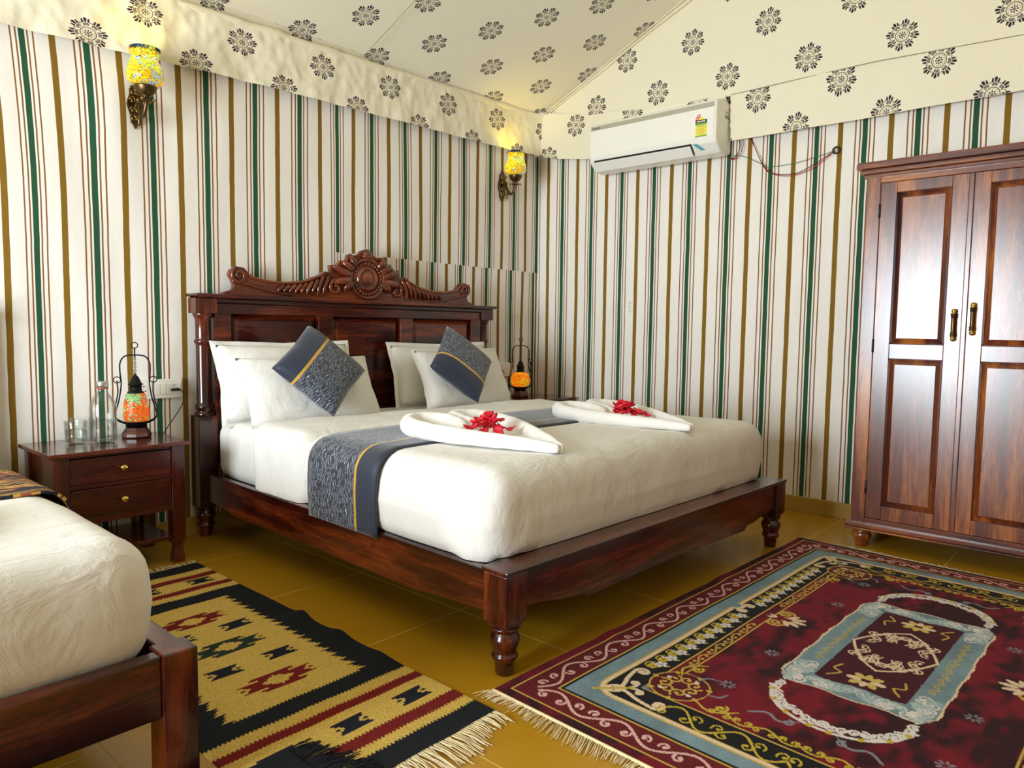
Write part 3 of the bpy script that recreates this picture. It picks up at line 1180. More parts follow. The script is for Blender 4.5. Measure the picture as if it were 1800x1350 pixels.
pillow('pillow', 0.74, 0.39, 0.17, WHITE, 'white flanged pillow propped against the headboard on the green lantern side', 'pillow', (2.01, 3.315, 0.762), BED_A, -0.30, flange=0.02, seed=1)
pillow('pillow', 0.72, 0.36, 0.15, WHITE, 'plain white pillow behind the cushion whose piped band is on its upper edge', 'pillow', (2.02, 3.125, 0.727), BED_A - 0.02, -0.46, seed=5)
pillow('pillow', 0.76, 0.36, 0.15, WHITE, 'white flanged pillow propped against the headboard on the amber lantern side', 'pillow', (3.06, 3.295, 0.761), BED_A, -0.26, flange=0.022, seed=9)
pillow('pillow', 0.70, 0.36, 0.15, WHITE, 'white pillow behind the cushion whose piped band is on its lower edge', 'pillow', (3.075, 3.125, 0.743), BED_A + 0.05, -0.42, flange=0.012, seed=14)

CUSM = squiggle_mat('slate_cushion_cloth', 0.115, scale=1.25)
pillow('cushion', 0.358, 0.358, 0.14, CUSM, 'slate blue cushion balanced on a corner, piped band on its upper edge', 'cushion', (1.985, 3.005, 0.832), BED_A - 0.02, -0.52, roll=0.83, seed=21, crease=0.5)
pillow('cushion', 0.358, 0.358, 0.14, CUSM, 'slate blue cushion balanced on a corner, piped band on its lower edge', 'cushion', (2.945, 3.015, 0.832), BED_A + 0.06, -0.50, roll=-0.80, seed=27, crease=0.5)


# towel hearts
def towel_heart(loc, rz, label, sc=1.0, group=None):
    t = thing('towel_heart', label, 'towel', loc, rz, group)
    for s in (-1, 1):
        ctrl = [(s * 0.003, -0.365), (s * 0.075, -0.20), (s * 0.145, -0.03), (s * 0.185, 0.13), (s * 0.165, 0.25), (s * 0.095, 0.295), (s * 0.035, 0.25), (s * 0.022, 0.16), (s * 0.03, 0.09)]
        P = spline([(x * sc, y * sc, 0) for x, y in ctrl], 8)
        n = len(P)
        R = [float(np.interp(i / (n - 1), [0, 0.08, 0.3, 0.55, 0.8, 0.93, 1], [0.014, 0.020, 0.028, 0.035, 0.035, 0.030, 0.02])) * sc for i in range(n)]
        P = [Vector((p.x, p.y, R[i] * 1.02 + 0.002 * nz(i * 0.4, s, 2))) for i, p in enumerate(P)]
        R = [r * (1 + 0.10 * nz(i * 0.55, s * 3, 5)) for i, r in enumerate(R)]
        m = MB()
        m.tube(P, R, 16, flat=1.08, up=(0, 0, 1))
        m.build('towel_roll', TOWEL, t, sub=1)
    # flat folded centre
    out = [(0.0, -0.33), (0.07, -0.20), (0.14, -0.03), (0.178, 0.13), (0.16, 0.24), (0.095, 0.285), (0.035, 0.25), (0.0, 0.17)]
    out = out + [(-x, y) for x, y in out[-2:0:-1]]
    m = MB()
    n = len(out)
    vs = [(x * sc, y * sc, 0.0) for x, y in out] + [(x * sc * 0.97, y * sc * 0.97, 0.016) for x, y in out]
    m.add(vs, [tuple(range(n))[::-1], tuple(range(n, 2 * n))] + [(i, (i + 1) % n, n + (i + 1) % n, n + i) for i in range(n)])
    m.build('towel_base', TOWEL, t)
    return t


TOWEL = plain('white_towelling', lin(240, 238, 234), 0.95, noise_amt=0.03, scale=400, bump=0.25, Sheen_Weight=0.4)
PETAL = plain('red_petal', lin(206, 14, 34), 0.55, noise_amt=0.3, scale=30)
PETAL2 = plain('pink_red_petal', lin(226, 40, 66), 0.55, noise_amt=0.3, scale=30)
TOPZ = DZ1 + 0.011
for (hx, hy, rz, lab, plab, seed) in ((2.005, 1.905, -0.13, 'white towel folded into a heart, on the kilim side of the king bed', 'red flower petal heaped in the towel heart on the kilim side of the bed', 3),
                                      (2.86, 1.835, -0.16, 'white towel folded into a heart, on the king bed side towards the air conditioner wall', 'red flower petal heaped in the towel heart towards the air conditioner wall', 8)):
    h = towel_heart((hx, hy, TOPZ), rz, lab, 1.10 if seed == 3 else 1.05)
    rnd = random.Random(seed)
    meshes = []
    for k in range(4):
        m = MB()
        a0 = rnd.random() * 6

        def pf(u, v, a0=a0):
            r = 0.0205 * (0.15 + 0.85 * u)
            a = v * 2 * pi
            wob = 1 + 0.18 * sin(3 * a + a0)
            return (r * wob * cos(a), r * wob * sin(a) * 0.85, 0.009 * u * u + 0.003 * sin(2 * a + a0))
        m.grid(pf, 3, 10)
        me_o = m.build('flower_petal', PETAL if k % 2 else PETAL2, None, solid=0.0012)
        meshes.append(me_o)
    for k in range(44):
        src = meshes[k % 4]
        if k < 4:
            o = src
        else:
            o = src.copy()
            COL.objects.link(o)
        while True:
            rr = abs(rnd.gauss(0, 0.048))
            aa = rnd.random() * 2 * pi
            lx, ly = rr * cos(aa), 0.0 + rr * sin(aa) * 1.4
            room = float(np.interp(ly, [-0.2, -0.03, 0.06], [0.075, 0.145, 0.165])) - 0.055
            if -0.15 < ly < 0.048 and abs(lx) < room:
                break
        c, s = cos(rz), sin(rz)
        lift = 0.068 * math.exp(-((lx) ** 2 + (ly - 0.0) ** 2) / 0.006)
        o.location = (hx + lx * c - ly * s, hy + lx * s + ly * c, TOPZ + 0.027 + (0.25 + 0.75 * rnd.random()) * lift)
        o.rotation_euler = (rnd.uniform(-0.5, 0.5), rnd.uniform(-0.5, 0.5), rnd.random() * 6)
        tag(o, plab, 'petal', 'petals in the towel heart ' + ('on the kilim side' if seed == 3 else 'on the wall side'))

# ------------------------------------------------------------------ second bed at the left
b2 = thing('single_bed', 'plain dark wooden bed with square legs beside the woven kilim', 'bed', (0.062, 1.54, 0))
X0, X1, Y1 = -0.50, 0.60, 1.93       # local extents of the frame, front face at y = 0.04
for x in (X0, X1):
    m = MB()
    m.box(x - 0.038, x + 0.038, 0.0, 0.076, 0.0, 0.335)
    m.build('leg', WB[2], b2, bevel=0.004)
    m = MB()
    m.box(x - 0.038, x + 0.038, Y1 - 0.03, Y1 + 0.04, 0.0, 1.10)
    m.build('head_post', WB[2], b2, bevel=0.004)
    m = MB()
    if x > 0:
        m.box(x - 0.022, x + 0.030, 0.076, Y1 - 0.03, 0.20, 0.331)
    else:
        m.box(x - 0.030, x + 0.022, 0.076, Y1 - 0.03, 0.20, 0.331)
    m.build('side_rail', WB[1], b2, bevel=0.004)
m = MB()
m.box(X0 + 0.038, X1 - 0.038, 0.008, 0.045, 0.195, 0.333)
m.build('foot_rail', WB[0], b2, bevel=0.004)
m = MB()
m.box(X0 + 0.03, X1 - 0.03, 0.045, Y1 - 0.03, 0.26, 0.285)
m.build('slat_base', WB[0], b2)
m = MB()
m.box(X0 + 0.038, X1 - 0.038, Y1 - 0.005, Y1 + 0.025, 0.35, 1.08)
m.build('headboard', WB[0], b2, bevel=0.004)
m = MB()
m.box(X0 - 0.06, X1 + 0.06, Y1 - 0.05, Y1 + 0.05, 1.08, 1.11)
m.build('headboard_cornice', WB[0], b2, bevel=0.004)


def m2fn(p):
    q = p.copy()
    w_ = sheet_wr(q, 0.9, 21.0)
    side = max(0, 1 - abs(q.z) / 0.12)
    out = Vector((q.x, q.y * 0.5, 0)).normalized() if q.xy.length > 0 else Vector()
    q += out * (0.012 * side + w_)
    q.z += w_ * 0.6
    return q


M2H = 0.148
m2 = rounded_box(0.530, 0.925, M2H, 0.085, (40, 60, 12), m2fn)
mat2 = m2.build('mattress', WHITE, None, weld=True)
mat2.location = (0.107, 2.505, 0.287 + M2H)
tag(mat2, 'white sheeted mattress on the plain bed beside the kilim', 'mattress')

T = NT('ikat_throw_cloth')
uv = T.n('ShaderNodeUVMap')
mp = T.n('ShaderNodeMapping')
mp.inputs['Scale'].default_value = (4.5, 38, 1)
mp.inputs['Rotation'].default_value = (0, 0, 0.12)
T.l(uv.outputs[0], mp.inputs[0])
no = T.n('ShaderNodeTexNoise', _Scale=1.2, _Detail=4.0, _Distortion=0.6)
T.l(mp.outputs[0], no.inputs['Vector'])
nb = T.n('ShaderNodeTexNoise', _Scale=9.0, _Detail=1.0)
T.l(uv.outputs[0], nb.inputs['Vector'])
fac = T.math('ADD', no.outputs[0], T.math('MULTIPLY', T.math('SUBTRACT', nb.outputs[0], 0.5), 0.3))
T.set(Base_Color=T.ramp(fac, [(0.0, lin(22, 24, 38)), (0.44, lin(160, 84, 60)), (0.48, lin(214, 162, 72)), (0.52, lin(26, 28, 42)), (0.60, lin(220, 182, 84)), (0.66, lin(30, 30, 44))], 'CONSTANT'), Roughness=0.85)
IKAT = T.m


def throw_pt(u, v):
    hw, zt, r = 0.552, 0.287 + 2 * M2H + 0.006, 0.075
    s1, s2, s3 = 0.12, pi / 2 * r, 2 * (hw - r)
    d = v * (2 * s1 + 2 * s2 + s3)
    y = 2.20 + 0.42 * u + 0.012 * nz(v * 9, 1, 1)
    if d < s1:
        p = (-hw, zt - r - s1 + d)
    elif d < s1 + s2:
        a = (d - s1) / r
        p = (-hw + r - r * cos(a), zt - r + r * sin(a))
    elif d < s1 + s2 + s3:
        p = (-hw + r + d - s1 - s2, zt)
    elif d < s1 + 2 * s2 + s3:
        a = (d - s1 - s2 - s3) / r
        p = (hw - r + r * sin(a), zt - r + r * cos(a))
    else:
        p = (hw, zt - r - (d - s1 - 2 * s2 - s3))
    return (0.107 + p[0], y, p[1] + 0.003 * abs(nz(p[0] * 5, y * 9, 2)))


m = MB()
m.grid(throw_pt, 10, 90, lambda u, v, q: (v * 1.3, u * 0.42))
tag(m.build('bed_runner', IKAT, None, solid=0.008), 'yellow, orange and black ikat runner across the plain bed', 'bed runner')
towel_heart((0.165, 1.885, 0.287 + 2 * M2H + 0.002), -0.1, 'white towel folded into a heart on the plain bed', 0.85)


# ------------------------------------------------------------------ nightstands
def nightstand(loc, label, w_=0.545, d_=0.40, h_=0.536):
    t = thing('nightstand', label, 'nightstand', loc)
    L = 0.055
    x0, x1, y0, y1 = -w_ / 2 + 0.02, w_ / 2 - 0.02, 0.022, d_ - 0.005
    m = MB()
    m.box(-w_ / 2, w_ / 2, 0, d_, h_ - 0.017, h_)
    m.build('top', WN[0], t, bevel=0.003)
    for lx in (x0, x1 - L):
        for ly in (y0, y1 - L):
            m = MB()
            m.box(lx, lx + L, ly, ly + L, 0.088, h_ - 0.017)
            a, c = 0.010, 0.004
            vs = [(lx + c, ly + c, 0), (lx + L - c, ly + c, 0), (lx + L - c, ly + L - c, 0), (lx + c, ly + L - c, 0),
                  (lx + c, ly + c, 0.014), (lx + L - c, ly + c, 0.014), (lx + L - c, ly + L - c, 0.014), (lx + c, ly + L - c, 0.014),
                  (lx + a, ly + a, 0.072), (lx + L - a, ly + a, 0.072), (lx + L - a, ly + L - a, 0.072), (lx + a, ly + L - a, 0.072),
                  (lx + a, ly + a, 0.09), (lx + L - a, ly + a, 0.09), (lx + L - a, ly + L - a, 0.09), (lx + a, ly + L - a, 0.09)]
            fs = [(3, 2, 1, 0)]
            for k in range(3):
                fs += [(4 * k + i, 4 * k + (i + 1) % 4, 4 * k + 4 + (i + 1) % 4, 4 * k + 4 + i) for i in range(4)]
            m.add(vs, fs)
            m.build('leg', WN[2], t, bevel=0.002)
    m = MB()
    m.box(x0 + L, x1 - L, y0 + 0.012, y0 + 0.032, 0.235, 0.262)
    m.box(x0 + L, x1 - L, y0 + 0.012, y0 + 0.032, 0.380, 0.398)
    m.box(x0 + L, x1 - L, y0 + 0.012, y0 + 0.032, h_ - 0.03, h_ - 0.017)
    m.build('front_frame', WN[0], t, bevel=0.002)
    for sx in (x0 + 0.014, x1 - 0.028):
        m = MB()
        m.box(sx, sx + 0.014, y0 + L, y1 - L, 0.235, h_ - 0.017)
        m.build('side_panel', WN[1], t)
    m = MB()
    m.box(x0 + L, x1 - L, y1 - 0.03, y1 - 0.018, 0.235, h_ - 0.017)
    m.build('back_panel', WN[0], t)
    for z0, z1 in ((0.262, 0.380), (0.398, h_ - 0.03)):
        m = MB()
        m.box(x0 + L + 0.002, x1 - L - 0.002, y0 + 0.006, y0 + 0.26, z0 + 0.002, z1 - 0.002)
        dr = m.build('drawer', WN[0], t, bevel=0.002)
        m = MB()
        m.M = Matrix.Translation(((x0 + x1) / 2, y0 + 0.006, (z0 + z1) / 2)) @ Matrix.Rotation(pi / 2, 4, 'X')
        m.lathe([(0.006, 0), (0.006, 0.010), (0.0135, 0.013), (0.0145, 0.018), (0.012, 0.024), (0.004, 0.026)], 20)
        m.build('knob', GOLD, dr)
    m = MB()
    m.box(x0 + L - 0.01, x1 - L + 0.01, y0 + 0.02, y1 - 0.02, 0.105, 0.122)
    m.build('shelf', WN[0], t, bevel=0.002)
    return t


NSL = nightstand((1.135, 3.125, 0), 'reddish wooden nightstand with brass knobs between the two beds')
NSR = nightstand((3.935, 3.115, 0), 'reddish wooden nightstand in the tent corner beyond the king bed', h_=0.558)
NZ = 0.536
NZR = 0.558


# ------------------------------------------------------------------ mosaic lamp glass
def mosaic_mat(name, stops, scale, strength, grout=lin(70, 60, 40), bigf=0.17):
    T = NT(name)
    tc = T.n('ShaderNodeTexCoord')
    vo = T.n('ShaderNodeTexVoronoi', feature='F1', _Scale=scale)
    T.l(tc.outputs['Object'], vo.inputs['Vector'])
    ve = T.n('ShaderNodeTexVoronoi', feature='DISTANCE_TO_EDGE', _Scale=scale)
    T.l(tc.outputs['Object'], ve.inputs['Vector'])
    sp = T.n('ShaderNodeSeparateColor')
    T.l(vo.outputs['Color'], sp.inputs[0])
    big = T.n('ShaderNodeTexVoronoi', feature='F1', _Scale=scale * bigf)
    T.l(tc.outputs['Object'], big.inputs['Vector'])
    bs = T.n('ShaderNodeSeparateColor')
    T.l(big.outputs['Color'], bs.inputs[0])
    f = T.math('ADD', T.math('MULTIPLY', sp.outputs[0], 0.22), T.math('MULTIPLY', bs.outputs[1], 0.78))
    c = T.ramp(f, stops, 'CONSTANT')
    gm = T.math('LESS_THAN', ve.outputs['Distance'], 0.05)
    c = T.mix(gm, c, grout)
    T.set(Base_Color=c, Roughness=0.15, Emission_Color=c, Emission_Strength=strength)
    T.bump(T.math('MINIMUM', ve.outputs['Distance'], 0.15), 0.5, 0.003)
    tr = T.n('ShaderNodeBsdfTranslucent')
    T.l(c, tr.inputs['Color'])
    mx = T.n('ShaderNodeMixShader')
    mx.inputs[0].default_value = 0.5
    T.l(T.b.outputs[0], mx.inputs[1])
    T.l(tr.outputs[0], mx.inputs[2])
    T.l(mx.outputs[0], T.out.inputs['Surface'])
    return T.m


MOS_Y = mosaic_mat('yellow_mosaic_glass', [(0.0, lin(250, 235, 60)), (0.30, lin(240, 200, 30)), (0.45, lin(170, 190, 215)), (0.62, lin(215, 235, 70)), (0.78, lin(250, 150, 30)), (0.86, lin(120, 190, 190))], 95, 0.62)
MOS_G = mosaic_mat('green_orange_mosaic_glass', [(0.0, lin(176, 226, 130)), (0.34, lin(150, 216, 176)), (0.46, lin(244, 104, 30)), (0.70, lin(246, 168, 30)), (0.85, lin(200, 232, 140))], 120, 0.5, lin(60, 80, 50), 0.16)
MOS_O = mosaic_mat('amber_mosaic_glass', [(0.0, lin(250, 190, 30)), (0.4, lin(244, 140, 20)), (0.6, lin(220, 190, 40)), (0.78, lin(240, 90, 20))], 115, 0.8, lin(50, 26, 10))
RIMT = mosaic_mat('rim_tiles', [(0.0, lin(40, 60, 90)), (0.3, lin(120, 170, 190)), (0.5, lin(250, 170, 40)), (0.7, lin(90, 150, 150)), (0.85, lin(240, 230, 90))], 60, 0.45)


# table lanterns
def lantern(loc, rz, label, shade_prof, glass, wood_m, power, col):
    t = thing('lantern_lamp', label, 'lamp', loc, rz)
    m = MB()
    m.lathe([(0.058, 0.0), (0.061, 0.006), (0.060, 0.018), (0.048, 0.036), (0.044, 0.046)], 8, smooth=False)
    m.build('base', wood_m, t, bevel=0.003)
    m = MB()
    m.lathe([(0.043, 0.046), (0.043, 0.066), (0.047, 0.068), (0.047, 0.072), (0.03, 0.074)], 24)
    m.build('collar', BLACKM, t)
    zt = 0.072 + shade_prof[-1][1]
    m = MB()
    m.lathe([(r, 0.072 + z) for r, z in shade_prof], 36)
    m.build('shade', glass, t)
    m = MB()
    m.lathe([(0.034, zt - 0.002), (0.034, zt + 0.006), (0.026, zt + 0.008), (0.025, zt + 0.036), (0.031, zt + 0.038), (0.030, zt + 0.042), (0.024, zt + 0.046), (0.018, zt + 0.062), (0.012, zt + 0.074), (0.005, zt + 0.080), (0.002, zt + 0.086)], 24)
    cap = m.build('cap', BLACKM, t)
    zc = zt + 0.084
    ztop = 0.425
    m = MB()
    k = 0
    z = zc
    while z < 0.355:
        a = (k % 2) * pi / 2
        m.tube([(0.0045 * cos(b_) * cos(a), 0.0045 * cos(b_) * sin(a), z + 0.0055 * sin(b_)) for b_ in np.linspace(0, 2 * pi, 9)[:-1]], 0.0014, 5, closed=True)
        z += 0.0085
        k += 1
    m.build('chain', BLACKM, t)
    m = MB()
    hoop = spline([(-0.058, 0, 0.27), (-0.060, 0, 0.30), (-0.058, 0, 0.335), (-0.040, 0, 0.362), (0, 0, 0.368), (0.040, 0, 0.362), (0.058, 0, 0.335), (0.060, 0, 0.30), (0.058, 0, 0.27)], 6)
    m.tube(hoop, 0.0032, 8)
    for s in (-1, 1):
        side = spline([(s * 0.060, 0, 0.29), (s * 0.056, 0.006, 0.24), (s * 0.066, 0.008, 0.17), (s * 0.082, 0.0, 0.105), (s * 0.074, 0, 0.078), (s * 0.040, 0, 0.060)], 6)
        m.tube(side, 0.003, 8)
        side2 = spline([(s * 0.072, 0, 0.255), (s * 0.070, -0.006, 0.20), (s * 0.084, -0.006, 0.125), (s * 0.078, -0.004, 0.088), (s * 0.042, -0.004, 0.064)], 6)
        m.tube(side2, 0.003, 8)
        m.tube([(s * 0.072 + 0.014 * cos(a), 0, 0.258 + 0.014 * sin(a)) for a in np.linspace(0, 2 * pi, 15)[:-1]], 0.0022, 6, closed=True)
    m.build('handle_hoop', BLACKM, t)
    m = MB()
    m.tube([(0, 0, 0.355), (0, 0, 0.398)], 0.003, 8)
    m.tube([(0.013 * cos(a), 0, 0.411 + 0.013 * sin(a)) for a in np.linspace(0, 2 * pi, 17)[:-1]], 0.0022, 6, closed=True)
    m.build('hanging_ring', BLACKM, t)
    pl = bpy.data.lights.new('lantern_bulb', 'POINT')
    pl.energy = power
    pl.color = col
    pl.shadow_soft_size = 0.02
    po = bpy.data.objects.new('lantern_bulb', pl)
    COL.objects.link(po)
    po.parent = t
    po.location = (0, 0, 0.125)          # inside the glass
    return t


VIEW = atan2(-1.27, 3.36)
lantern((1.285, 3.395, NZ), -0.36, 'black iron lantern lamp with a glowing green and orange mosaic shade', [(0.044, 0), (0.052, 0.006), (0.054, 0.03), (0.050, 0.075), (0.042, 0.115), (0.036, 0.126)], MOS_G, WN[0], 0.15, (1.0, 0.75, 0.3))
lantern((3.90, 3.39, NZR), -0.86, 'black iron lantern lamp with a round amber mosaic globe', [(0.036, 0), (0.058, 0.014), (0.068, 0.04), (0.068, 0.062), (0.058, 0.09), (0.036, 0.106)], MOS_O, WN[0], 0.15, (1.0, 0.65, 0.2))

# bottle and tumblers
def thin_glass(name, tint, base):
    T = NT(name)
    tr = T.n('ShaderNodeBsdfTransparent')
    tr.inputs['Color'].default_value = tint
    gl = T.n('ShaderNodeBsdfGlossy')
    gl.inputs['Roughness'].default_value = 0.02
    lw = T.n('ShaderNodeLayerWeight')
    lw.inputs['Blend'].default_value = 0.28
    mx = T.n('ShaderNodeMixShader')
    T.l(T.math('ADD', base, T.math('MULTIPLY', lw.outputs['Fresnel'], 0.4), clamp=True), mx.inputs[0])
    T.l(tr.outputs[0], mx.inputs[1])
    T.l(gl.outputs[0], mx.inputs[2])
    T.l(mx.outputs[0], T.out.inputs['Surface'])
    return T.m


GLASS = thin_glass('clear_glass', (0.985, 0.995, 0.99, 1), 0.02)
WATER = thin_glass('water', (0.98, 0.995, 0.99, 1), 0.01)
CAPM = plain('brushed_cap', lin(206, 200, 192), 0.3, 0.9, 0.05, 80)
REDR = plain('red_ring', lin(190, 60, 50), 0.5)
t = thing('water_bottle', 'clear glass water bottle with a silver cap', 'bottle', (1.118, 3.305, NZ))
m = MB()
BR, BH = 1.36, 1.31
def bp_(P):
    return [(a_ * BR, z_ * BH) for a_, z_ in P]


m.lathe(bp_([(0.030, 0.0), (0.037, 0.003), (0.0385, 0.012), (0.0385, 0.115), (0.036, 0.132), (0.028, 0.150), (0.018, 0.162), (0.0145, 0.172), (0.0145, 0.190),
         (0.0125, 0.190), (0.0125, 0.172), (0.016, 0.160), (0.026, 0.148), (0.034, 0.130), (0.0365, 0.113), (0.0365, 0.012), (0.030, 0.008)]), 40, cap=True)
m.build('glass', GLASS, t)
m = MB()
m.lathe(bp_([(0.030, 0.0085), (0.0362, 0.0125), (0.0362, 0.075), (0.001, 0.0752)]), 40)
m.build('water', WATER, t)
m = MB()
m.lathe(bp_([(0.0155, 0.180), (0.017, 0.181), (0.017, 0.199), (0.0155, 0.201)]), 24)
m.build('cap', CAPM, t)
m = MB()
m.lathe(bp_([(0.0165, 0.177), (0.0168, 0.178), (0.0168, 0.181), (0.016, 0.1815)]), 24)
m.build('seal_ring', REDR, t)
for (gx, gy, lab, wat) in ((1.026, 3.345, 'squat glass tumbler holding water beside the bottle', True), (1.078, 3.440, 'empty glass tumbler standing behind the bottle', False)):
    t = thing('glass_tumbler', lab, 'glass', (gx, gy, NZ))
    m = MB()
    m.lathe([(0.036, 0.0), (0.040, 0.002), (0.0435, 0.098), (0.0425, 0.0995), (0.0415, 0.098), (0.0380, 0.014), (0.034, 0.011)], 36)
    m.build('glass', GLASS, t)
    if wat:
        m = MB()
        m.lathe([(0.034, 0.0115), (0.0378, 0.0145), (0.0400, 0.062), (0.001, 0.0621)], 36)
        m.build('water', WATER, t)


# wall sockets with chargers
def socket_board(x0, x1, z0, z1, label, mods, plug):
    t = thing('switchboard', label, 'switchboard', ((x0 + x1) / 2, YN - 0.012, (z0 + z1) / 2))
    w_, h_ = (x1 - x0) / 2, (z1 - z0) / 2
    m = MB()
    m.box(-w_, w_, -0.014, 0.014, -h_, h_)
    m.build('cover_plate', PLASTIC, t, bevel=0.004)
    for a, c, kind in mods:
        m = MB()
        m.box(a * w_, c * w_, -0.018, -0.012, -h_ * 0.55, h_ * 0.55)
        o = m.build('socket' if kind == 's' else 'switch', PLASTIC, t, bevel=0.0015)
        if kind == 's':
            k = MB()
            for dx, dz in ((0, 0.35), (-0.22, -0.15), (0.22, -0.15)):
                k.M = Matrix.Translation(((a + c) / 2 * w_ + dx * (c - a) * w_ * 0.8, -0.0185, dz * h_)) @ Matrix.Rotation(pi / 2, 4, 'X')
                k.lathe([(0.003, 0), (0.003, 0.001)], 10)
            k.build('pin_hole', DARKP, o)
    return t


socket_board(1.335, 1.545, 0.690, 0.782, 'white switchboard with a plugged charger behind the green mosaic lantern', [(-0.93, -0.52, 's'), (-0.5, -0.26, 'w'), (-0.24, 0.0, 'w'), (0.02, 0.26, 'w'), (0.30, 0.92, 's')], True)
socket_board(3.72, 3.945, 0.698, 0.797, 'white switchboard beside the amber lantern in the corner', [(-0.9, -0.1, 's'), (0.0, 0.4, 'w'), (0.5, 0.85, 'w')], True)


def cable(pts, r, mat, name, label, cat='cable', plug=None):
    t = thing(name, label, cat, pts[0])
    m = MB()
    P = [Vector(p) - Vector(pts[0]) for p in pts]
    m.tube(spline(P, 8), r, 7)
    m.build('cord', mat, t)
    if plug:
        m = MB()
        m.tube([(-plug, -0.012, 0.003), (-0.012, -0.012, 0.004), (0.0, -0.010, 0.0)], [0.007, 0.008, 0.004], 10)
        m.build('plug', mat, t)
    return t


cable([(1.528, YN - 0.036, 0.728), (1.54, YN - 0.045, 0.715), (1.538, YN - 0.04, 0.66), (1.50, YN - 0.04, 0.60), (1.465, YN - 0.05, 0.56), (1.44, YN - 0.02, 0.50)], 0.0022, DARKP, 'charger_cable', 'black charger cable hanging down behind the nightstand from the switchboard', plug=0.045)
cable([(3.825, YN - 0.036, 0.742), (3.835, YN - 0.05, 0.725), (3.80, YN - 0.06, 0.65), (3.79, YN - 0.07, 0.59), (3.80, YN - 0.08, NZR + 0.006), (3.84, 3.45, NZR + 0.003), (3.862, 3.43, NZR + 0.003)], 0.0025, DARKP, 'charger_cable', 'black lamp cable looping from the corner switchboard to the amber lantern', plug=0.045)


# ------------------------------------------------------------------ wall sconces
def sconce(loc, label, power):
    """origin on the wall; shade stands 0.13 m out"""
    t = thing('wall_sconce', label, 'wall lamp', loc)
    D = -0.125
    m = MB()
    ol = []
    for k in range(40):
        a = 2 * pi * k / 40
        r = 1 + 0.10 * cos(6 * a)
        ol.append((0.034 * r * cos(a) * (1 - 0.25 * abs(sin(a))), 0.10 * sin(a) * (1 + 0.06 * cos(8 * a))))
    m.prism(ol, -0.010, 0.012)
    bp = m.build('backplate', OLDBRASS, t, bevel=0.003)
    for s in (-1, 1):
        for zc, rr in ((0.055, 0.020), (0.018, 0.016), (-0.025, 0.016), (-0.06, 0.018)):
            m = MB()
            m.tube([(s * (0.012 + (rr - rr * 0.8 * u) * cos(s * 0 + 8 * u) * 0.8), -0.014, zc + (rr - rr * 0.8 * u) * sin(8 * u)) for u in np.linspace(0, 1, 18)], 0.0038, 6)
            m.build('scroll', BRASS, bp)
    m = MB()
    arm = spline([(0, -0.01, -0.012), (0, -0.03, 0.008), (0, -0.045, -0.02), (0, -0.07, -0.058), (0, -0.10, -0.060), (0, D, -0.02), (0, D, 0.005)], 8)
    m.tube(arm, [0.009 - 0.002 * abs(i / len(arm) - 0.5) for i in range(len(arm))], 10)
    m.tube([(0, -0.035 + 0.012 * cos(a), 0.012 + 0.012 * sin(a)) for a in np.linspace(0, 2 * pi, 13)[:-1]], 0.004, 6, closed=True)
    m.tube(spline([(0, -0.05, -0.035), (0, -0.052, -0.07), (0, -0.044, -0.095)], 5), 0.007, 8)
    m.build('arm', OLDBRASS, t)
    m = MB()
    m.lathe([(0.008, -0.022), (0.022, -0.018), (0.026, -0.012), (0.014, -0.006), (0.012, 0.002), (0.028, 0.010), (0.040, 0.024), (0.046, 0.040), (0.047, 0.050), (0.044, 0.050)], 28, (0, D, 0.012))
    cup = m.build('lamp_cup', OLDBRASS, t)
    for k in range(4):
        m = MB()
        a = pi / 4 + k * pi / 2
        m.ball((0.034 * cos(a), D + 0.034 * sin(a), -0.002), 0.008, 0.008, 0.006, 8, 6)
        m.build('leaf_finial', BRASS, cup)
    m = MB()
    prof = [(0.044, 0.058), (0.060, 0.066), (0.072, 0.086), (0.074, 0.104), (0.068, 0.132), (0.058, 0.158), (0.052, 0.178), (0.053, 0.190), (0.060, 0.206)]
    m.lathe(prof, 40, (0, D, 0), cap=False)
    sh = m.build('mosaic_shade', MOS_Y, t, solid=0.003)
    m = MB()
    m.lathe([(0.0605, 0.205), (0.063, 0.218), (0.0585, 0.219), (0.056, 0.206)], 40, (0, D, 0), cap=False)
    m.build('rim', RIMT, sh, solid=0.002)
    # round flower patches of larger glass tesserae
    pl = bpy.data.lights.new('sconce_bulb', 'POINT')
    pl.energy = power
    pl.color = (1.0, 0.74, 0.04)
    pl.shadow_soft_size = 0.03
    po = bpy.data.objects.new('sconce_bulb', pl)
    COL.objects.link(po)
    po.parent = t
    po.location = (0, D, 0.165)          # inside the open-topped glass
    m = MB()
    m.ball((0, D, 0.115), 0.024, 0.024, 0.034, 12, 8)
    m.build('bulb', BULB, t)
    return t


T = NT('lit_bulb')
T.set(Base_Color=(1, 0.9, 0.5, 1), Emission_Color=(1.0, 0.85, 0.3, 1), Emission_Strength=6.0)
BULB = T.m
sconce((1.362, YN - 0.015, 2.030), 'brass wall sconce with a blue and yellow mosaic shade above the nightstand between the beds', 3.0)
sconce((3.83, YN - 0.015, 2.05), 'brass wall sconce with a glowing yellow mosaic shade in the tent corner', 3.0)

# ------------------------------------------------------------------ air conditioner
ac = thing('air_conditioner', 'white split air conditioner mounted high on the gable wall', 'air conditioner', (XE - 0.02, 2.46, 2.10))
AW = 0.455
m = MB()
m.M = Matrix.Rotation(pi / 2, 4, 'Z')
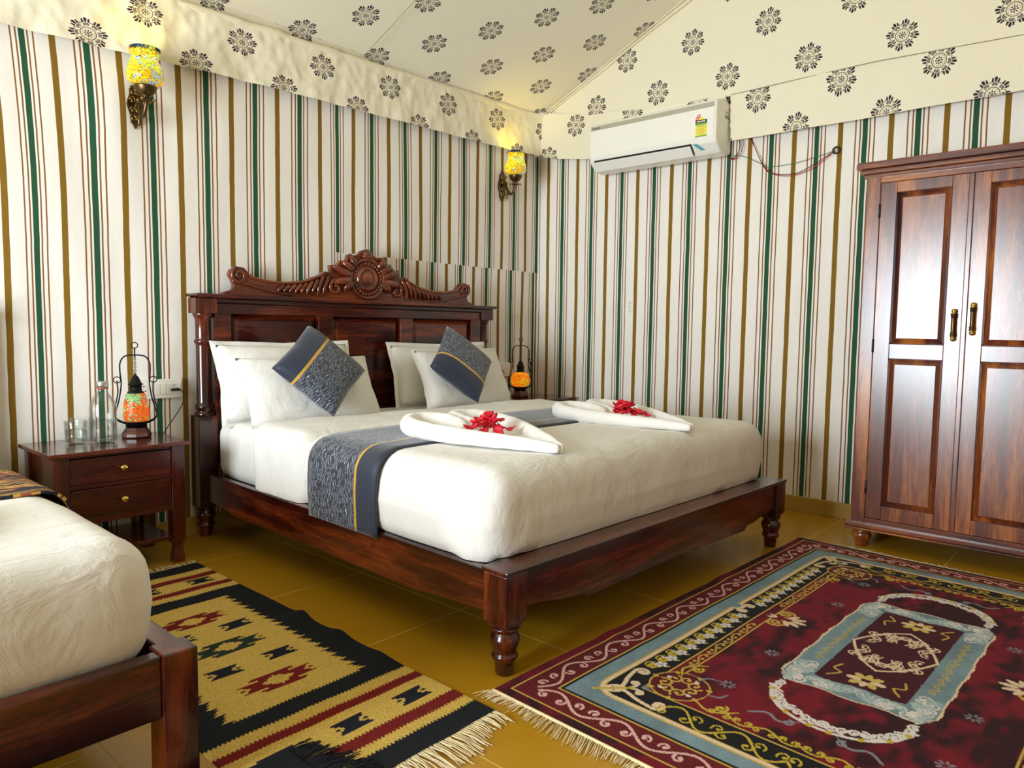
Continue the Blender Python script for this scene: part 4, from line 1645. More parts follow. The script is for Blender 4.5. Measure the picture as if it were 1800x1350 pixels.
# section in (depth, z): prism pushes along the width
sec = [(0.0, 0.02), (0.0, 0.315), (0.165, 0.315), (0.195, 0.305), (0.205, 0.285), (0.205, 0.085), (0.195, 0.060), (0.150, 0.018), (0.135, 0.008), (0.06, 0.0)]
vs = [(d, 0, z) for d, z in sec]
m.M = Matrix(((-1, 0, 0, 0), (0, 1, 0, 0), (0, 0, 1, 0), (0, 0, 0, 1)))
m.prism(sec[::-1], -AW, AW)
body = m.build('body', ACW, ac, bevel=0.010)
m = MB()
m.box(-0.209, -0.2035, -AW + 0.014, AW - 0.012, 0.090, 0.262)
m.build('front_panel', ACW, ac, bevel=0.003)
m = MB()
m.box(-0.2085, -0.203, -AW + 0.014, AW - 0.012, 0.263, 0.290)
strip = m.build('silver_strip', ACGREY, ac, bevel=0.002)
# outlet slot and louvre
m = MB()
m.add([(-0.2025, -AW + 0.16, 0.066), (-0.2025, AW - 0.04, 0.066), (-0.155, AW - 0.04, 0.014), (-0.155, -AW + 0.16, 0.014)], [(0, 1, 2, 3)])
m.build('air_outlet', DARKP, ac, solid=0.006)
m = MB()
m.add([(-0.2045, -AW + 0.165, 0.054), (-0.2045, AW - 0.045, 0.054), (-0.156, AW - 0.045, 0.004), (-0.156, -AW + 0.165, 0.004)], [(0, 1, 2, 3)])
m.build('louvre', PLASTIC, ac, solid=0.008, bevel=0.002)
STK_Y = plain('yellow_label', lin(238, 226, 84), 0.5, noise_amt=0.02)
STK_G = plain('green_label', lin(120, 170, 70), 0.5, noise_amt=0.02)
STK_K = plain('black_label', lin(40, 38, 34), 0.5, noise_amt=0.02)
STK_R = plain('red_label', lin(222, 60, 30), 0.5, noise_amt=0.02)
STK_W = plain('paper_label', lin(240, 236, 222), 0.6, noise_amt=0.02)
STK_T = plain('teal_label', lin(90, 170, 178), 0.5, noise_amt=0.02)
STK_D = plain('grey_print', lin(110, 104, 90), 0.6, noise_amt=0.1)
# energy star label; y runs right to left, so the label sits at the low-y end
ly0, ly1 = -0.398, -0.324
xs = -0.2095


def flat(y0, y1, z0, z1, mat, name, par, x=xs):
    k = MB()
    k.box(x - 0.0006, x + 0.0004, y0, y1, z0, z1)
    return k.build(name, mat, par)


lab = flat(ly0, ly1, 0.098, 0.180, STK_Y, 'energy_label', body)
flat(ly0, ly1, 0.098, 0.106, STK_G, 'label_band', lab, xs - 0.0006)
flat(ly0, ly1, 0.166, 0.178, STK_G, 'label_band', lab, xs - 0.0006)
flat(ly0, ly1, 0.178, 0.196, STK_K, 'label_band', lab, xs - 0.0006)
cy, R_ = (ly0 + ly1) / 2, (ly1 - ly0) / 2


def fan(a0, a1, r0, r1, mat, name, x):
    k = MB()
    n = 14
    A = np.linspace(a0, a1, n)
    vs = [(x, cy + r0 * cos(a), 0.196 + r0 * sin(a)) for a in A] + [(x, cy + r1 * cos(a), 0.196 + r1 * sin(a)) for a in A]
    k.add(vs, [(i, i + 1, n + i + 1, n + i) for i in range(n - 1)])
    k.build(name, mat, lab, solid=0.0006)


fan(0, pi, 0.0, R_, STK_W, 'label_arch', xs - 0.0002)
fan(0, 0.42 * pi, R_ * 0.45, R_, STK_R, 'star_band', xs - 0.0010)
fan(0, pi, 0.0, R_ * 0.45, STK_Y, 'label_sun', xs - 0.0012)
for a in (0.10 * pi, 0.30 * pi):
    k = MB()
    k.M = Matrix.Translation((xs - 0.0016, cy + R_ * 0.72 * cos(a), 0.196 + R_ * 0.72 * sin(a))) @ Matrix.Rotation(pi / 2, 4, 'Y')
    st = []
    for i in range(10):
        rr = 0.0075 if i % 2 == 0 else 0.0034
        st.append((rr * cos(pi * i / 5), rr * sin(pi * i / 5), 0))
    k.add(st, [tuple(range(10))])
    k.build('star', STK_W, lab, solid=0.0004)
for z, w_ in ((0.158, 0.05), (0.146, 0.056), (0.136, 0.05), (0.126, 0.056), (0.116, 0.045)):
    flat(cy - w_ / 2, cy + w_ / 2, z - 0.0012, z + 0.0012, STK_D if z > 0.15 else GOLD, 'print_line', lab, xs - 0.0008)
flat(cy - 0.026, cy + 0.028, 0.184, 0.190, STK_W, 'print_line', lab, xs - 0.0012)
flat(-0.295, -0.238, 0.120, 0.185, STK_W, 'paper_sticker', body)
# side label and corner label
k = MB()
k.box(-0.10, -0.045, -AW - 0.0006, -AW + 0.0004, 0.21, 0.27)
o = k.build('side_label', STK_W, body)
for i in range(5):
    k = MB()
    k.box(-0.096 + 0.0105 * i, -0.090 + 0.0105 * i, -AW - 0.0012, -AW, 0.214, 0.236)
    k.box(-0.096 + 0.0105 * i, -0.089 + 0.0105 * i, -AW - 0.0012, -AW, 0.246 + 0.004 * (i % 2), 0.252 + 0.004 * (i % 2))
    k.build('bar_print', STK_D, o)
k = MB()
k.add([(-0.2005, -AW + 0.15, 0.062), (-0.2005, -AW + 0.125, 0.062), (-0.168, -AW + 0.085, 0.028), (-0.168, -AW + 0.11, 0.028)], [(0, 1, 2, 3)])
k.build('teal_sticker', STK_T, body, solid=0.002)


def text_mesh(txt, size, mat, name, parent, matrix):
    cu = bpy.data.curves.new(name, 'FONT')
    cu.body = txt
    cu.size = size
    cu.extrude = 0.0004
    tmp = bpy.data.objects.new('tmp_text', cu)
    COL.objects.link(tmp)
    dg = bpy.context.evaluated_depsgraph_get()
    me = bpy.data.meshes.new_from_object(tmp.evaluated_get(dg))
    bpy.data.objects.remove(tmp, do_unlink=True)
    me.name = name
    me.transform(matrix)
    me.materials.clear()
    return link(name, me, mat, parent)


MT = Matrix(((0, 0, -1, -0.2092), (-1, 0, 0, AW - 0.022), (0, 1, 0, 0.2705), (0, 0, 0, 1)))
text_mesh('Panasonic', 0.017, STK_K, 'brand_lettering', strip, MT)

# loose wires between the air conditioner and the hole in the cloth
RED, BLK, GRN = plain('red_wire', lin(190, 30, 20), 0.5), plain('black_wire', lin(24, 20, 18), 0.5), plain('green_wire', lin(40, 120, 56), 0.5)
wx = XE - 0.022
HOLE = (wx + 0.002, 1.395, 2.05)
cable([(wx + 0.01, 1.89, 2.20), (wx, 1.85, 2.13), (wx, 1.80, 2.03), (wx, 1.735, 1.966), (wx, 1.62, 1.944), (wx, 1.505, 1.975), HOLE], 0.0022, RED, 'wire', 'red wire sagging across the striped wall beside the air conditioner', 'wire')
cable([(wx + 0.01, 1.886, 2.20), (wx - 0.004, 1.83, 2.09), (wx - 0.004, 1.795, 2.02), (wx - 0.004, 1.745, 1.972), (wx - 0.004, 1.61, 1.952), (wx - 0.004, 1.50, 1.992), HOLE], 0.0022, BLK, 'wire', 'black wire sagging across the striped wall beside the air conditioner', 'wire')
cable([(wx, 2.02, 2.112), (wx, 1.93, 2.098), (wx, 1.80, 2.03), (wx, 1.77, 2.012), (wx, 1.62, 2.012), (wx, 1.50, 2.03), HOLE], 0.0018, GRN, 'wire', 'thin green wire running from the air conditioner to the cloth eyelet', 'wire')
cable([(wx + 0.008, 1.955, 2.20), (wx - 0.006, 1.945, 2.15), (wx - 0.006, 1.96, 2.11), (wx - 0.004, 1.99, 2.09), (wx, 2.02, 2.108)], 0.003, BLK, 'wire', 'thick black wire looping under the air conditioner corner', 'wire')
cable([(wx + 0.008, 1.935, 2.20), (wx - 0.006, 1.925, 2.15), (wx - 0.006, 1.945, 2.105), (wx - 0.004, 1.985, 2.085), (wx, 2.015, 2.100)], 0.0022, RED, 'wire', 'red wire looping under the air conditioner corner', 'wire')
m = MB()
m.M = Matrix.Translation((wx + 0.004, 1.388, 2.052)) @ Matrix.Rotation(pi / 2, 4, 'Y')
m.tube([(0.017 * cos(a), 0.017 * sin(a), 0) for a in np.linspace(0, 2 * pi, 21)[:-1]], 0.005, 8, closed=True)
tag(m.build('cable_eyelet', DARKP), 'dark round eyelet where wires leave through the striped wall', 'eyelet')
# pencilled scribble on the wall cloth
m = MB()
for pts in ([(0, 0.030), (0.010, 0.036), (0.004, 0.026), (0.014, 0.024)], [(0, 0.014), (-0.004, 0.006), (0.006, 0.004), (0.010, -0.004)], [(0.008, -0.014), (0.000, -0.018), (0.010, -0.020)], [(-0.002, -0.030), (0.010, -0.034)]):
    m.tube(spline([(XE - 0.012, 2.71 - a, 1.20 + c) for a, c in pts], 5), 0.0009, 5)
o = m.build('pencil_mark', STK_D, wall_right)

# ------------------------------------------------------------------ wardrobe
WX, WYL, WYR = 3.745, 1.078, 0.215           # front plane, left and right sides
wd = thing('wardrobe', 'two-door lacquered wooden wardrobe with brass pulls against the striped wall', 'wardrobe', (WX, (WYL + WYR) / 2, 0))
hw = (WYL - WYR) / 2
DB = XE - 0.03 - WX
m = MB()
m.box(0.022, DB, hw - 0.022, hw, 0.115, 1.79)
m.build('side_panel', WR[2], wd)
m = MB()
m.box(0.022, DB, -hw, -hw + 0.022, 0.115, 1.79)
m.build('side_panel', WR[2], wd)
m = MB()
m.box(DB - 0.012, DB, -hw, hw, 0.115, 1.79)
m.build('back_panel', WR[2], wd)
for y0, y1 in ((hw - 0.062, hw), (-hw, -hw + 0.062)):
    m = MB()
    m.box(0.0, 0.024, y0, y1, 0.115, 1.79)
    m.build('face_stile', WR[2], wd, bevel=0.003)
m = MB()
m.box(0.0, 0.024, -hw + 0.06, hw - 0.06, 1.752, 1.79)
m.build('face_rail', WR[1], wd, bevel=0.003)
m = MB()
m.box(0.0, 0.024, -hw + 0.06, hw - 0.06, 0.115, 0.145)
m.build('face_rail', WR[1], wd, bevel=0.003)
# cornice
m = MB()
for e, z0, z1 in ((0.012, 1.778, 1.795), (0.024, 1.795, 1.812), (0.020, 1.812, 1.818), (0.040, 1.818, 1.842), (0.034, 1.842, 1.850)):
    m.box(-e, DB, -hw - e, hw + e, z0, z1)
m.build('cornice', WR[1], wd, bevel=0.005)
m = MB()
for e, z0, z1 in ((0.022, 0.098, 0.118), (0.030, 0.088, 0.098)):
    m.box(-e, DB, -hw - e, hw + e, z0, z1)
m.build('base_moulding', WR[1], wd, bevel=0.004)
for fy in (hw - 0.045, -hw + 0.045):
    for fx in (0.035, DB - 0.05):
        m = MB()
        m.lathe([(0.026, 0.0), (0.030, 0.006), (0.030, 0.018), (0.040, 0.034), (0.045, 0.052), (0.040, 0.068), (0.030, 0.076), (0.038, 0.084), (0.038, 0.090)], 20, (fx, fy, 0))
        m.build('bun_foot', WR[2], wd)
dm = 0.0
for side in (1, -1):
    y_in, y_out = 0.003 * side, side * (hw - 0.064)
    ya, yb = min(y_in, y_out), max(y_in, y_out)
    ST = 0.070
    m = MB()
    z0, z1 = 0.148, 1.750
    m.box(-0.004, 0.02, ya, ya + ST, z0, z1)
    m.box(-0.004, 0.02, yb - ST, yb, z0, z1)
    m.box(-0.004, 0.02, ya + ST, yb - ST, z0, 0.215)
    m.box(-0.004, 0.02, ya + ST, yb - ST, 0.925, 0.995)
    m.box(-0.004, 0.02, ya + ST, yb - ST, 1.700, z1)
    door = m.build('door', WR[2], wd, bevel=0.002)
    for p0, p1 in ((0.215, 0.925), (0.995, 1.700)):
        a, c = ya + ST, yb - ST
        m = MB()
        w1, w2 = 0.026, 0.004
        # mitred sloping moulding around a raised field
        vs = [(-0.004, a, p0), (-0.004, c, p0), (-0.004, c, p1), (-0.004, a, p1),
              (0.012, a + 0.004, p0 + 0.004), (0.012, c - 0.004, p0 + 0.004), (0.012, c - 0.004, p1 - 0.004), (0.012, a + 0.004, p1 - 0.004),
              (0.001, a + w1, p0 + w1), (0.001, c - w1, p0 + w1), (0.001, c - w1, p1 - w1), (0.001, a + w1, p1 - w1)]
        fs = []
        for k in range(2):
            fs += [(4 * k + i, 4 * k + 4 + i, 4 * k + 4 + (i + 1) % 4, 4 * k + (i + 1) % 4) for i in range(4)]
        m.add(vs, fs)
        m.build('panel_moulding', WR[2], door)
        m = MB()
        m.box(-0.001, 0.014, a + w1 - 0.001, c - w1 + 0.001, p0 + w1 - 0.001, p1 - w1 + 0.001)
        m.build('panel', WR[2], door, bevel=0.002)
    # bar pull
    yh = side * 0.036
    zc = 1.085 if side > 0 else 1.112
    m = MB()
    m.lathe([(0.009, -0.052), (0.012, -0.050), (0.012, -0.046), (0.0095, -0.044), (0.0115, -0.036), (0.0095, -0.034), (0.0088, -0.030), (0.0088, 0.030), (0.0095, 0.034), (0.0115, 0.036), (0.0095, 0.044), (0.012, 0.046), (0.012, 0.050), (0.009, 0.052)], 20, (-0.026, yh, zc))
    h = m.build('handle', OLDBRASS, door)
    for s in (-1, 1):
        m = MB()
        m.ball((-0.014, yh, zc + s * 0.062), 0.016, 0.012, 0.011, 12, 8)
        m.ball((-0.022, yh, zc + s * 0.052), 0.010, 0.009, 0.010, 10, 8)
        m.build('handle_mount', GOLD, door)
    for zc in (0.30, 0.985, 1.62):
        m = MB()
        ye = yb if side > 0 else ya
        m.tube([(-0.006, ye + side * 0.001, zc - 0.032), (-0.006, ye + side * 0.001, zc + 0.032)], 0.005, 8)
        m.build('hinge', DARKP, door)
m = MB()
m.box(-0.010, 0.0, -0.013, 0.010, 0.148, 1.750)
m.build('door_astragal', WR[2], wd, bevel=0.004)


# ------------------------------------------------------------------ rugs: woven colour on dense grids
def value_noise(nu, nv, cells_u, cells_v, seed):
    r = np.random.default_rng(seed).random((cells_u + 2, cells_v + 2))
    x = np.linspace(0, cells_u, nu)
    y = np.linspace(0, cells_v, nv)
    xi, yi = np.minimum(x.astype(int), cells_u), np.minimum(y.astype(int), cells_v)
    xf, yf = x - xi, y - yi
    xf, yf = xf * xf * (3 - 2 * xf), yf * yf * (3 - 2 * yf)
    a = r[np.ix_(xi, yi)]
    b_ = r[np.ix_(xi + 1, yi)]
    c = r[np.ix_(xi, yi + 1)]
    d = r[np.ix_(xi + 1, yi + 1)]
    xf, yf = xf[:, None], yf[None, :]
    return (a * (1 - xf) + b_ * xf) * (1 - yf) + (c * (1 - xf) + d * xf) * yf


def color_grid(name, img, du, dv, zfn, mat, parent, thick=0.01):
    """img[nu, nv, 3] linear colours -> grid mesh with a colour attribute, edges turned down"""
    nu, nv = img.shape[:2]
    U, V = np.meshgrid(np.arange(nu) * du, np.arange(nv) * dv, indexing='ij')
    Z = zfn(U, V)
    edge = np.zeros_like(Z, dtype=bool)
    edge[0], edge[-1], edge[:, 0], edge[:, -1] = True, True, True, True
    Z = np.where(edge, Z - thick, Z)
    co = np.stack([U, V, Z], -1).reshape(-1, 3)
    idx = np.arange(nu * nv).reshape(nu, nv)
    q = np.stack([idx[:-1, :-1], idx[1:, :-1], idx[1:, 1:], idx[:-1, 1:]], -1).reshape(-1, 4)
    me = bpy.data.meshes.new(name)
    me.vertices.add(len(co))
    me.vertices.foreach_set('co', co.astype(np.float32).ravel())
    me.loops.add(q.size)
    me.loops.foreach_set('vertex_index', q.astype(np.int32).ravel())
    me.polygons.add(len(q))
    me.polygons.foreach_set('loop_start', (np.arange(len(q)) * 4).astype(np.int32))
    me.update(calc_edges=True)
    me.polygons.foreach_set('use_smooth', np.ones(len(q), dtype=bool))
    at = me.color_attributes.new('weave', 'FLOAT_COLOR', 'POINT')
    rgba = np.ones((nu * nv, 4), dtype=np.float32)
    rgba[:, :3] = img.reshape(-1, 3)
    at.data.foreach_set('color', rgba.ravel())
    me.validate()
    return link(name, me, mat, parent)


def weave_mat(name, rough, sheen, scale, bump, ax=1.0):
    T = NT(name)
    a = T.n('ShaderNodeAttribute', attribute_name='weave')
    tc = T.n('ShaderNodeTexCoord')
    mp = T.n('ShaderNodeMapping')
    mp.inputs['Scale'].default_value = (1.0, ax, 1.0)
    T.l(tc.outputs['Object'], mp.inputs[0])
    no = T.n('ShaderNodeTexNoise', _Scale=scale, _Detail=3.0)
    T.l(mp.outputs[0], no.inputs['Vector'])
    mul = T.n('ShaderNodeMix', data_type='RGBA', blend_type='MULTIPLY')
    mul.inputs[0].default_value = 1.0
    T.l(a.outputs['Color'], mul.inputs[6])
    T.l(T.ramp(no.outputs[0], [(0.3, (0.75, 0.75, 0.75, 1)), (0.7, (1.15, 1.15, 1.15, 1))]), mul.inputs[7])
    T.set(Base_Color=mul.outputs[2], Roughness=rough)
    T.b.inputs['Sheen Weight'].default_value = sheen
    T.b.inputs['Specular IOR Level'].default_value = 0.2
    T.bump(no.outputs[0], bump, 0.004)
    return T.m


class Paint:
    def __init__(self, U, V, step, base):
        self.step = step
        self.nu, self.nv = int(round(U / step)) + 1, int(round(V / step)) + 1
        self.img = np.zeros((self.nu, self.nv, 3))
        self.img[:] = base[:3]
        self.U, self.V = np.meshgrid(np.arange(self.nu) * step, np.arange(self.nv) * step, indexing='ij')

    def mask(self, m, col):
        self.img[m] = col[:3]

    def disc(self, u, v, r, col, rv=None, rot=0.0):
        rv = r if rv is None else rv
        R_ = max(r, rv) + self.step
        i0, i1 = max(0, int((u - R_) / self.step)), min(self.nu, int((u + R_) / self.step) + 2)
        j0, j1 = max(0, int((v - R_) / self.step)), min(self.nv, int((v + R_) / self.step) + 2)
        if i0 >= i1 or j0 >= j1:
            return
        a, c = self.U[i0:i1, j0:j1] - u, self.V[i0:i1, j0:j1] - v
        if rot:
            a, c = a * cos(rot) + c * sin(rot), -a * sin(rot) + c * cos(rot)
        k = (a / r) ** 2 + (c / rv) ** 2 <= 1.0
        self.img[i0:i1, j0:j1][k] = col[:3]

    def stroke(self, pts, w_, col, taper=False, smooth=True):
        P = spline([(a, c, 0) for a, c in pts], 14) if smooth and len(pts) > 2 else [Vector((a, c, 0)) for a, c in pts]
        D = []
        for a, c in zip(P[:-1], P[1:]):
            n = max(1, int((c - a).length / (self.step * 0.7)))
            D += [a.lerp(c, k / n) for k in range(n)]
        D.append(P[-1])
        N = len(D)
        for k, p in enumerate(D):
            f = 1.0 if not taper else 0.45 + 0.55 * sin(pi * (0.15 + 0.85 * k / N))
            self.disc(p.x, p.y, w_ * f, col)

    def curl(self, u, v, r, a0, turns, w_, col, dot=True):
        pts = [(u + r * (1 - 0.8 * t) * cos(a0 + turns * 2 * pi * t), v + r * (1 - 0.8 * t) * sin(a0 + turns * 2 * pi * t)) for t in np.linspace(0, 1, 16)]
        self.stroke(pts, w_, col, smooth=False)
        if dot:
            self.disc(pts[-1][0], pts[-1][1], w_ * 1.9, col)


# ---- large red carpet; one quadrant is drawn from its corner, then mirrored
CU, CV, ST_ = 1.092, 0.75, 0.003
maroon, gold, cream = lin(92, 8, 22), lin(200, 164, 74), lin(226, 200, 168)
blue, black, white, grey = lin(118, 142, 150), lin(14, 13, 14), lin(222, 214, 208), lin(128, 128, 140)
pink, yellow, bandr = lin(222, 176, 168), lin(196, 170, 54), lin(104, 20, 24)
Q = Paint(CU, CV, ST_, maroon)
d = np.minimum(Q.U, Q.V)
Q.mask(d >= 0.034, gold)
Q.mask(d >= 0.041, bandr)
speck = (np.random.default_rng(5).random(Q.U.shape) > 0.78) & (d >= 0.041) & (d < 0.130)
Q.img[speck] *= 0.55
Q.mask(d >= 0.130, gold)
Q.mask(d >= 0.137, black)
Q.mask(d >= 0.146, blue)
# cream line with rounded corner
rr = 0.075
e0 = 0.195
cu, cv = np.maximum(e0 + rr - Q.U, 0), np.maximum(e0 + rr - Q.V, 0)
dd = np.minimum(np.minimum(Q.U, Q.V) - e0, rr) - np.where((cu > 0) & (cv > 0), np.hypot(cu, cv) - np.maximum(cu, cv), 0)
Q.mask(dd >= 0.0, gold)
Q.mask(dd >= 0.004, cream)
Q.mask(dd >= 0.016, gold)
Q.mask(dd >= 0.020, black)
Q.mask(d >= 0.302, gold)
Q.mask(d >= 0.308, maroon)
Q.mask((d >= 0.345) & (Q.V < 0.37), gold)
Q.mask(d >= 0.351, maroon)
# vine in the outer band
def vine(path, nrm, n, amp, w_, col, cr):
    """path(t) -> (u, v); nrm = outward normal; n half waves with a curl pair on each"""
    N = n * 10
    pts = []
    for i in range(N + 1):
        t = i / N
        a, c = path(t)
        h_ = amp * sin(pi * n * t)
        pts.append((a + nrm[0] * h_, c + nrm[1] * h_))
    Q.stroke(pts, w_, col, smooth=False)
    for i in range(n):
        t = (i + 0.5) / n
        a, c = path(t)
        s = 1 if i % 2 == 0 else -1
        a2, c2 = path(min(1, t + 0.22 / n))
        tx, ty = a2 - a, c2 - c
        L = hypot(tx, ty) or 1
        tx, ty = tx / L, ty / L
        for f in (1, -1):
            ox, oy = a + tx * f * cr * 1.7 - nrm[0] * s * amp * 0.35, c + ty * f * cr * 1.7 - nrm[1] * s * amp * 0.35
            Q.curl(ox, oy, cr, atan2(nrm[1] * s, nrm[0] * s) + (pi / 3 if f > 0 else -pi / 3), 0.8 * f, w_ * 0.8, col)


vine(lambda t: (0.10 + 0.98 * t, 0.087), (0, 1), 9, 0.027, 0.0042, pink, 0.017)
vine(lambda t: (0.087, 0.10 + 0.65 * t), (1, 0), 6, 0.027, 0.0045, pink, 0.017)
# corner flourish in cream on the black ground
for fl in (0, 1):
    F = (lambda a, c: (a, c)) if not fl else (lambda a, c: (c, a))
    Q.stroke([F(0.222, 0.232), F(0.27, 0.255), F(0.33, 0.238), F(0.385, 0.228)], 0.0066, cream)
    Q.curl(*F(0.388, 0.252), 0.024, -pi / 2 if not fl else pi, 0.9 if not fl else -0.9, 0.0062, cream)
    Q.stroke([F(0.255, 0.245), F(0.275, 0.275), F(0.30, 0.285)], 0.0055, cream)
    Q.curl(*F(0.312, 0.272), 0.014, 1.9 if not fl else -0.3, -0.9 if not fl else 0.9, 0.005, cream)
    Q.stroke([F(0.215, 0.215), F(0.235, 0.26), F(0.262, 0.27)], 0.0055, cream)
Q.stroke([(0.205, 0.205), (0.25, 0.25), (0.285, 0.285)], 0.006, yellow)
for a in (0.3, 0.8, 1.27):
    Q.disc(0.30 + 0.018 * cos(a), 0.30 + 0.018 * sin(a), 0.011, grey, 0.005, a)
# corner boss
bc = (0.392, 0.374)
Q.disc(bc[0], bc[1], 0.088, gold)
Q.disc(bc[0], bc[1], 0.083, lin(88, 10, 20))
for a in np.linspace(0, 2 * pi, 8)[:-1]:
    Q.curl(bc[0] + 0.045 * cos(a), bc[1] + 0.045 * sin(a), 0.026, a + 1.0, 1.1, 0.0035, gold)
    Q.disc(bc[0] + 0.084 * cos(a + 0.3), bc[1] + 0.084 * sin(a + 0.3), 0.010, yellow, 0.006, a + 0.3)
for a in (0.5, 2.2, 3.8, 5.2):
    Q.disc(bc[0] + 0.058 * cos(a), bc[1] + 0.058 * sin(a), 0.007, white)
for fl in (0, 1):
    F = (lambda a, c: (a, c)) if not fl else (lambda a, c: (c, a))
    Q.stroke([F(0.455, 0.345), F(0.50, 0.325), F(0.54, 0.345), F(0.565, 0.372)], 0.0045, yellow, True)
    Q.curl(*F(0.52, 0.36), 0.02, 0.4, 1.0, 0.004, yellow)
    Q.stroke([F(0.46, 0.40), F(0.49, 0.41), F(0.50, 0.44)], 0.004, grey, True)
# roses along the long side
u = 0.445
while u < 1.02:
    Q.disc(u, 0.248, 0.0150, yellow)
    for a in np.linspace(0, 2 * pi, 6)[:-1]:
        Q.disc(u + 0.013 * cos(a), 0.248 + 0.011 * sin(a), 0.006, yellow)
    Q.disc(u + 0.003, 0.248, 0.005, lin(120, 96, 30))
    Q.stroke([(u - 0.012, 0.242), (u - 0.006, 0.226), (u + 0.014, 0.224), (u + 0.028, 0.238)], 0.0026, yellow)
    for a in np.linspace(0.4, 0.4 + 2 * pi, 6)[:-1]:
        Q.disc(u + 0.028 + 0.0140 * cos(a), 0.262 + 0.0140 * sin(a), 0.0072, white)
    Q.disc(u + 0.028, 0.262, 0.009, white)
    Q.curl(u + 0.028, 0.262, 0.007, 0, 1.0, 0.0016, grey, False)
    Q.disc(u + 0.016, 0.238, 0.005, white)
    Q.disc(u + 0.030, 0.285, 0.009, yellow, 0.0028, 0.5)
    u += 0.060
# curl and palmette at the middle of the long side
Q.disc(CU, 0.207, 0.03, cream)
Q.disc(CU, 0.193, 0.027, blue)
Q.curl(CU - 0.028, 0.243, 0.022, -1.2, -1.0, 0.006, cream)
Q.curl(CU - 0.05, 0.372, 0.038, pi * 0.1, 1.7, 0.0035, gold)
Q.curl(CU - 0.05, 0.372, 0.027, pi * 0.6, 1.3, 0.003, gold)
for a, ln in ((pi / 2, 0.055), (pi / 2 + 0.5, 0.05), (pi / 2 + 1.0, 0.04)):
    Q.disc(CU + ln * cos(a), 0.385 + ln * sin(a), 0.026, cream, 0.010, a)
for a in (-0.4, 0.4):
    Q.disc(CU + 0.02 * sin(a), 0.345, 0.018, cream, 0.007, pi / 2 + a)
# scrolls in the narrow red strip
vine(lambda t: (0.53 + 0.45 * t, 0.327), (0, 1), 8, 0.011, 0.0028, gold, 0.008)
# gold vine on black along the short side
vine(lambda t: (0.252, 0.40 + 0.35 * t), (1, 0), 4, 0.034, 0.0036, yellow, 0.019)
vine(lambda t: (0.335, 0.50 + 0.25 * t), (1, 0), 4, 0.014, 0.0034, yellow, 0.011)
Q.stroke([(0.40, 0.58), (0.43, 0.62), (0.41, 0.66), (0.44, 0.70)], 0.005, grey, True)
Q.curl(0.42, 0.68, 0.016, 0, 1, 0.0035, grey)
# middle medallion
du, dv_ = CU - Q.U, CV - Q.V
fw, fh = 0.423, 0.207
dist = np.maximum(du - fw, dv_ - fh)
cham = (du - fw) + (dv_ - fh) + 0.045
dist = np.maximum(dist, cham * 0.75)
wob = 0.006 * np.sin(Q.U * 40) * np.sin(Q.V * 40)
dist = dist + wob
Q.mask(dist < 0.006, cream)
Q.mask(dist < 0.0, blue)
Q.mask(dist < -0.080, lin(66, 10, 24))
paleblue = lin(168, 186, 186)
rg = np.random.default_rng(3)
for k in range(70):
    t = rg.random()
    if rg.random() < 0.55:
        a, c = CU - fw + 0.015 + 0.055 * rg.random(), CV - t * fh * 0.85
    else:
        a, c = CU - fw + t * 0.16, CV - fh + 0.015 + 0.05 * rg.random()
    Q.curl(a, c, 0.013 + 0.008 * rg.random(), rg.random() * 6, 0.9, 0.0030, paleblue if k % 3 else white)
for k in range(14):
    a = CU - 0.22 + 0.016 * k
    c = CV - fh + 0.04 + 0.006 * sin(k * 2.1)
    Q.disc(a, c, 0.007, yellow, 0.004, k)
    Q.disc(a, c + 0.010, 0.005, yellow, 0.003, k * 2)
for (fu, fv) in ((CU - 0.275, CV - 0.005),):
    for i in range(7):
        a = 2 * pi * i / 7 + 0.2
        Q.disc(fu + 0.030 * cos(a), fv + 0.030 * sin(a), 0.021, cream if i % 2 else lin(206, 180, 96), 0.012, a)
Q.stroke([(CU - 0.31, CV - 0.10), (CU - 0.27, CV - 0.075), (CU - 0.25, CV - 0.10), (CU - 0.21, CV - 0.09)], 0.0035, gold)
for k in range(15):
    t = rg.random()
    Q.curl(CU - 0.135 * sqrt(rg.random()), CV - 0.11 * rg.random() * (1 - 0.3 * t), 0.018, rg.random() * 6, 0.9, 0.0028, cream)
Q.stroke([(CU - 0.185, CV), (CU - 0.14, CV - 0.05), (CU - 0.07, CV - 0.095), (CU, CV - 0.125)], 0.0045, cream)
# crescents of white scrollwork beyond the short ends of the medallion
arc = [(CU - 0.495 - 0.150 * cos(a * 1.0), CV - 0.180 * sin(a)) for a in np.linspace(0, pi / 2, 12)]
Q.stroke(arc, 0.006, white)
for i, (a, c) in enumerate(arc):
    Q.curl(a + 0.028, c, 0.018, i * 1.7, 1.0 if i % 2 else -1.0, 0.0042, white)
    if i % 3 == 1:
        Q.disc(a, c, 0.009, yellow)
for a, c in ((0.50, 0.47), (0.80, 0.47)):
    for i in range(8):
        w_ = 2 * pi * i / 8
        Q.disc(a + 0.016 * cos(w_), c + 0.016 * sin(w_), 0.009, grey, 0.004, w_)
top = np.concatenate([Q.img, Q.img[::-1][1:]], 0)
full = np.concatenate([top, top[:, ::-1][:, 1:]], 1)
NU, NV = full.shape[:2]
n1 = value_noise(NU, NV, 14, 20, 1) * 0.6 + value_noise(NU, NV, 50, 60, 2) * 0.4
isred = (np.abs(full - np.array(maroon[:3])).sum(-1) < 1e-4)
f_ = np.clip((n1 - 0.36) / 0.3, 0, 1)[..., None]
full = np.where(isred[..., None], np.array(lin(46, 5, 13)[:3]) * (1 - f_) + np.array(lin(116, 8, 28)[:3]) * f_, full)
isblue = (np.abs(full - np.array(blue[:3])).sum(-1) < 1e-4)
full = np.where(isblue[..., None], full * (0.75 + 0.5 * n1[..., None]), full)
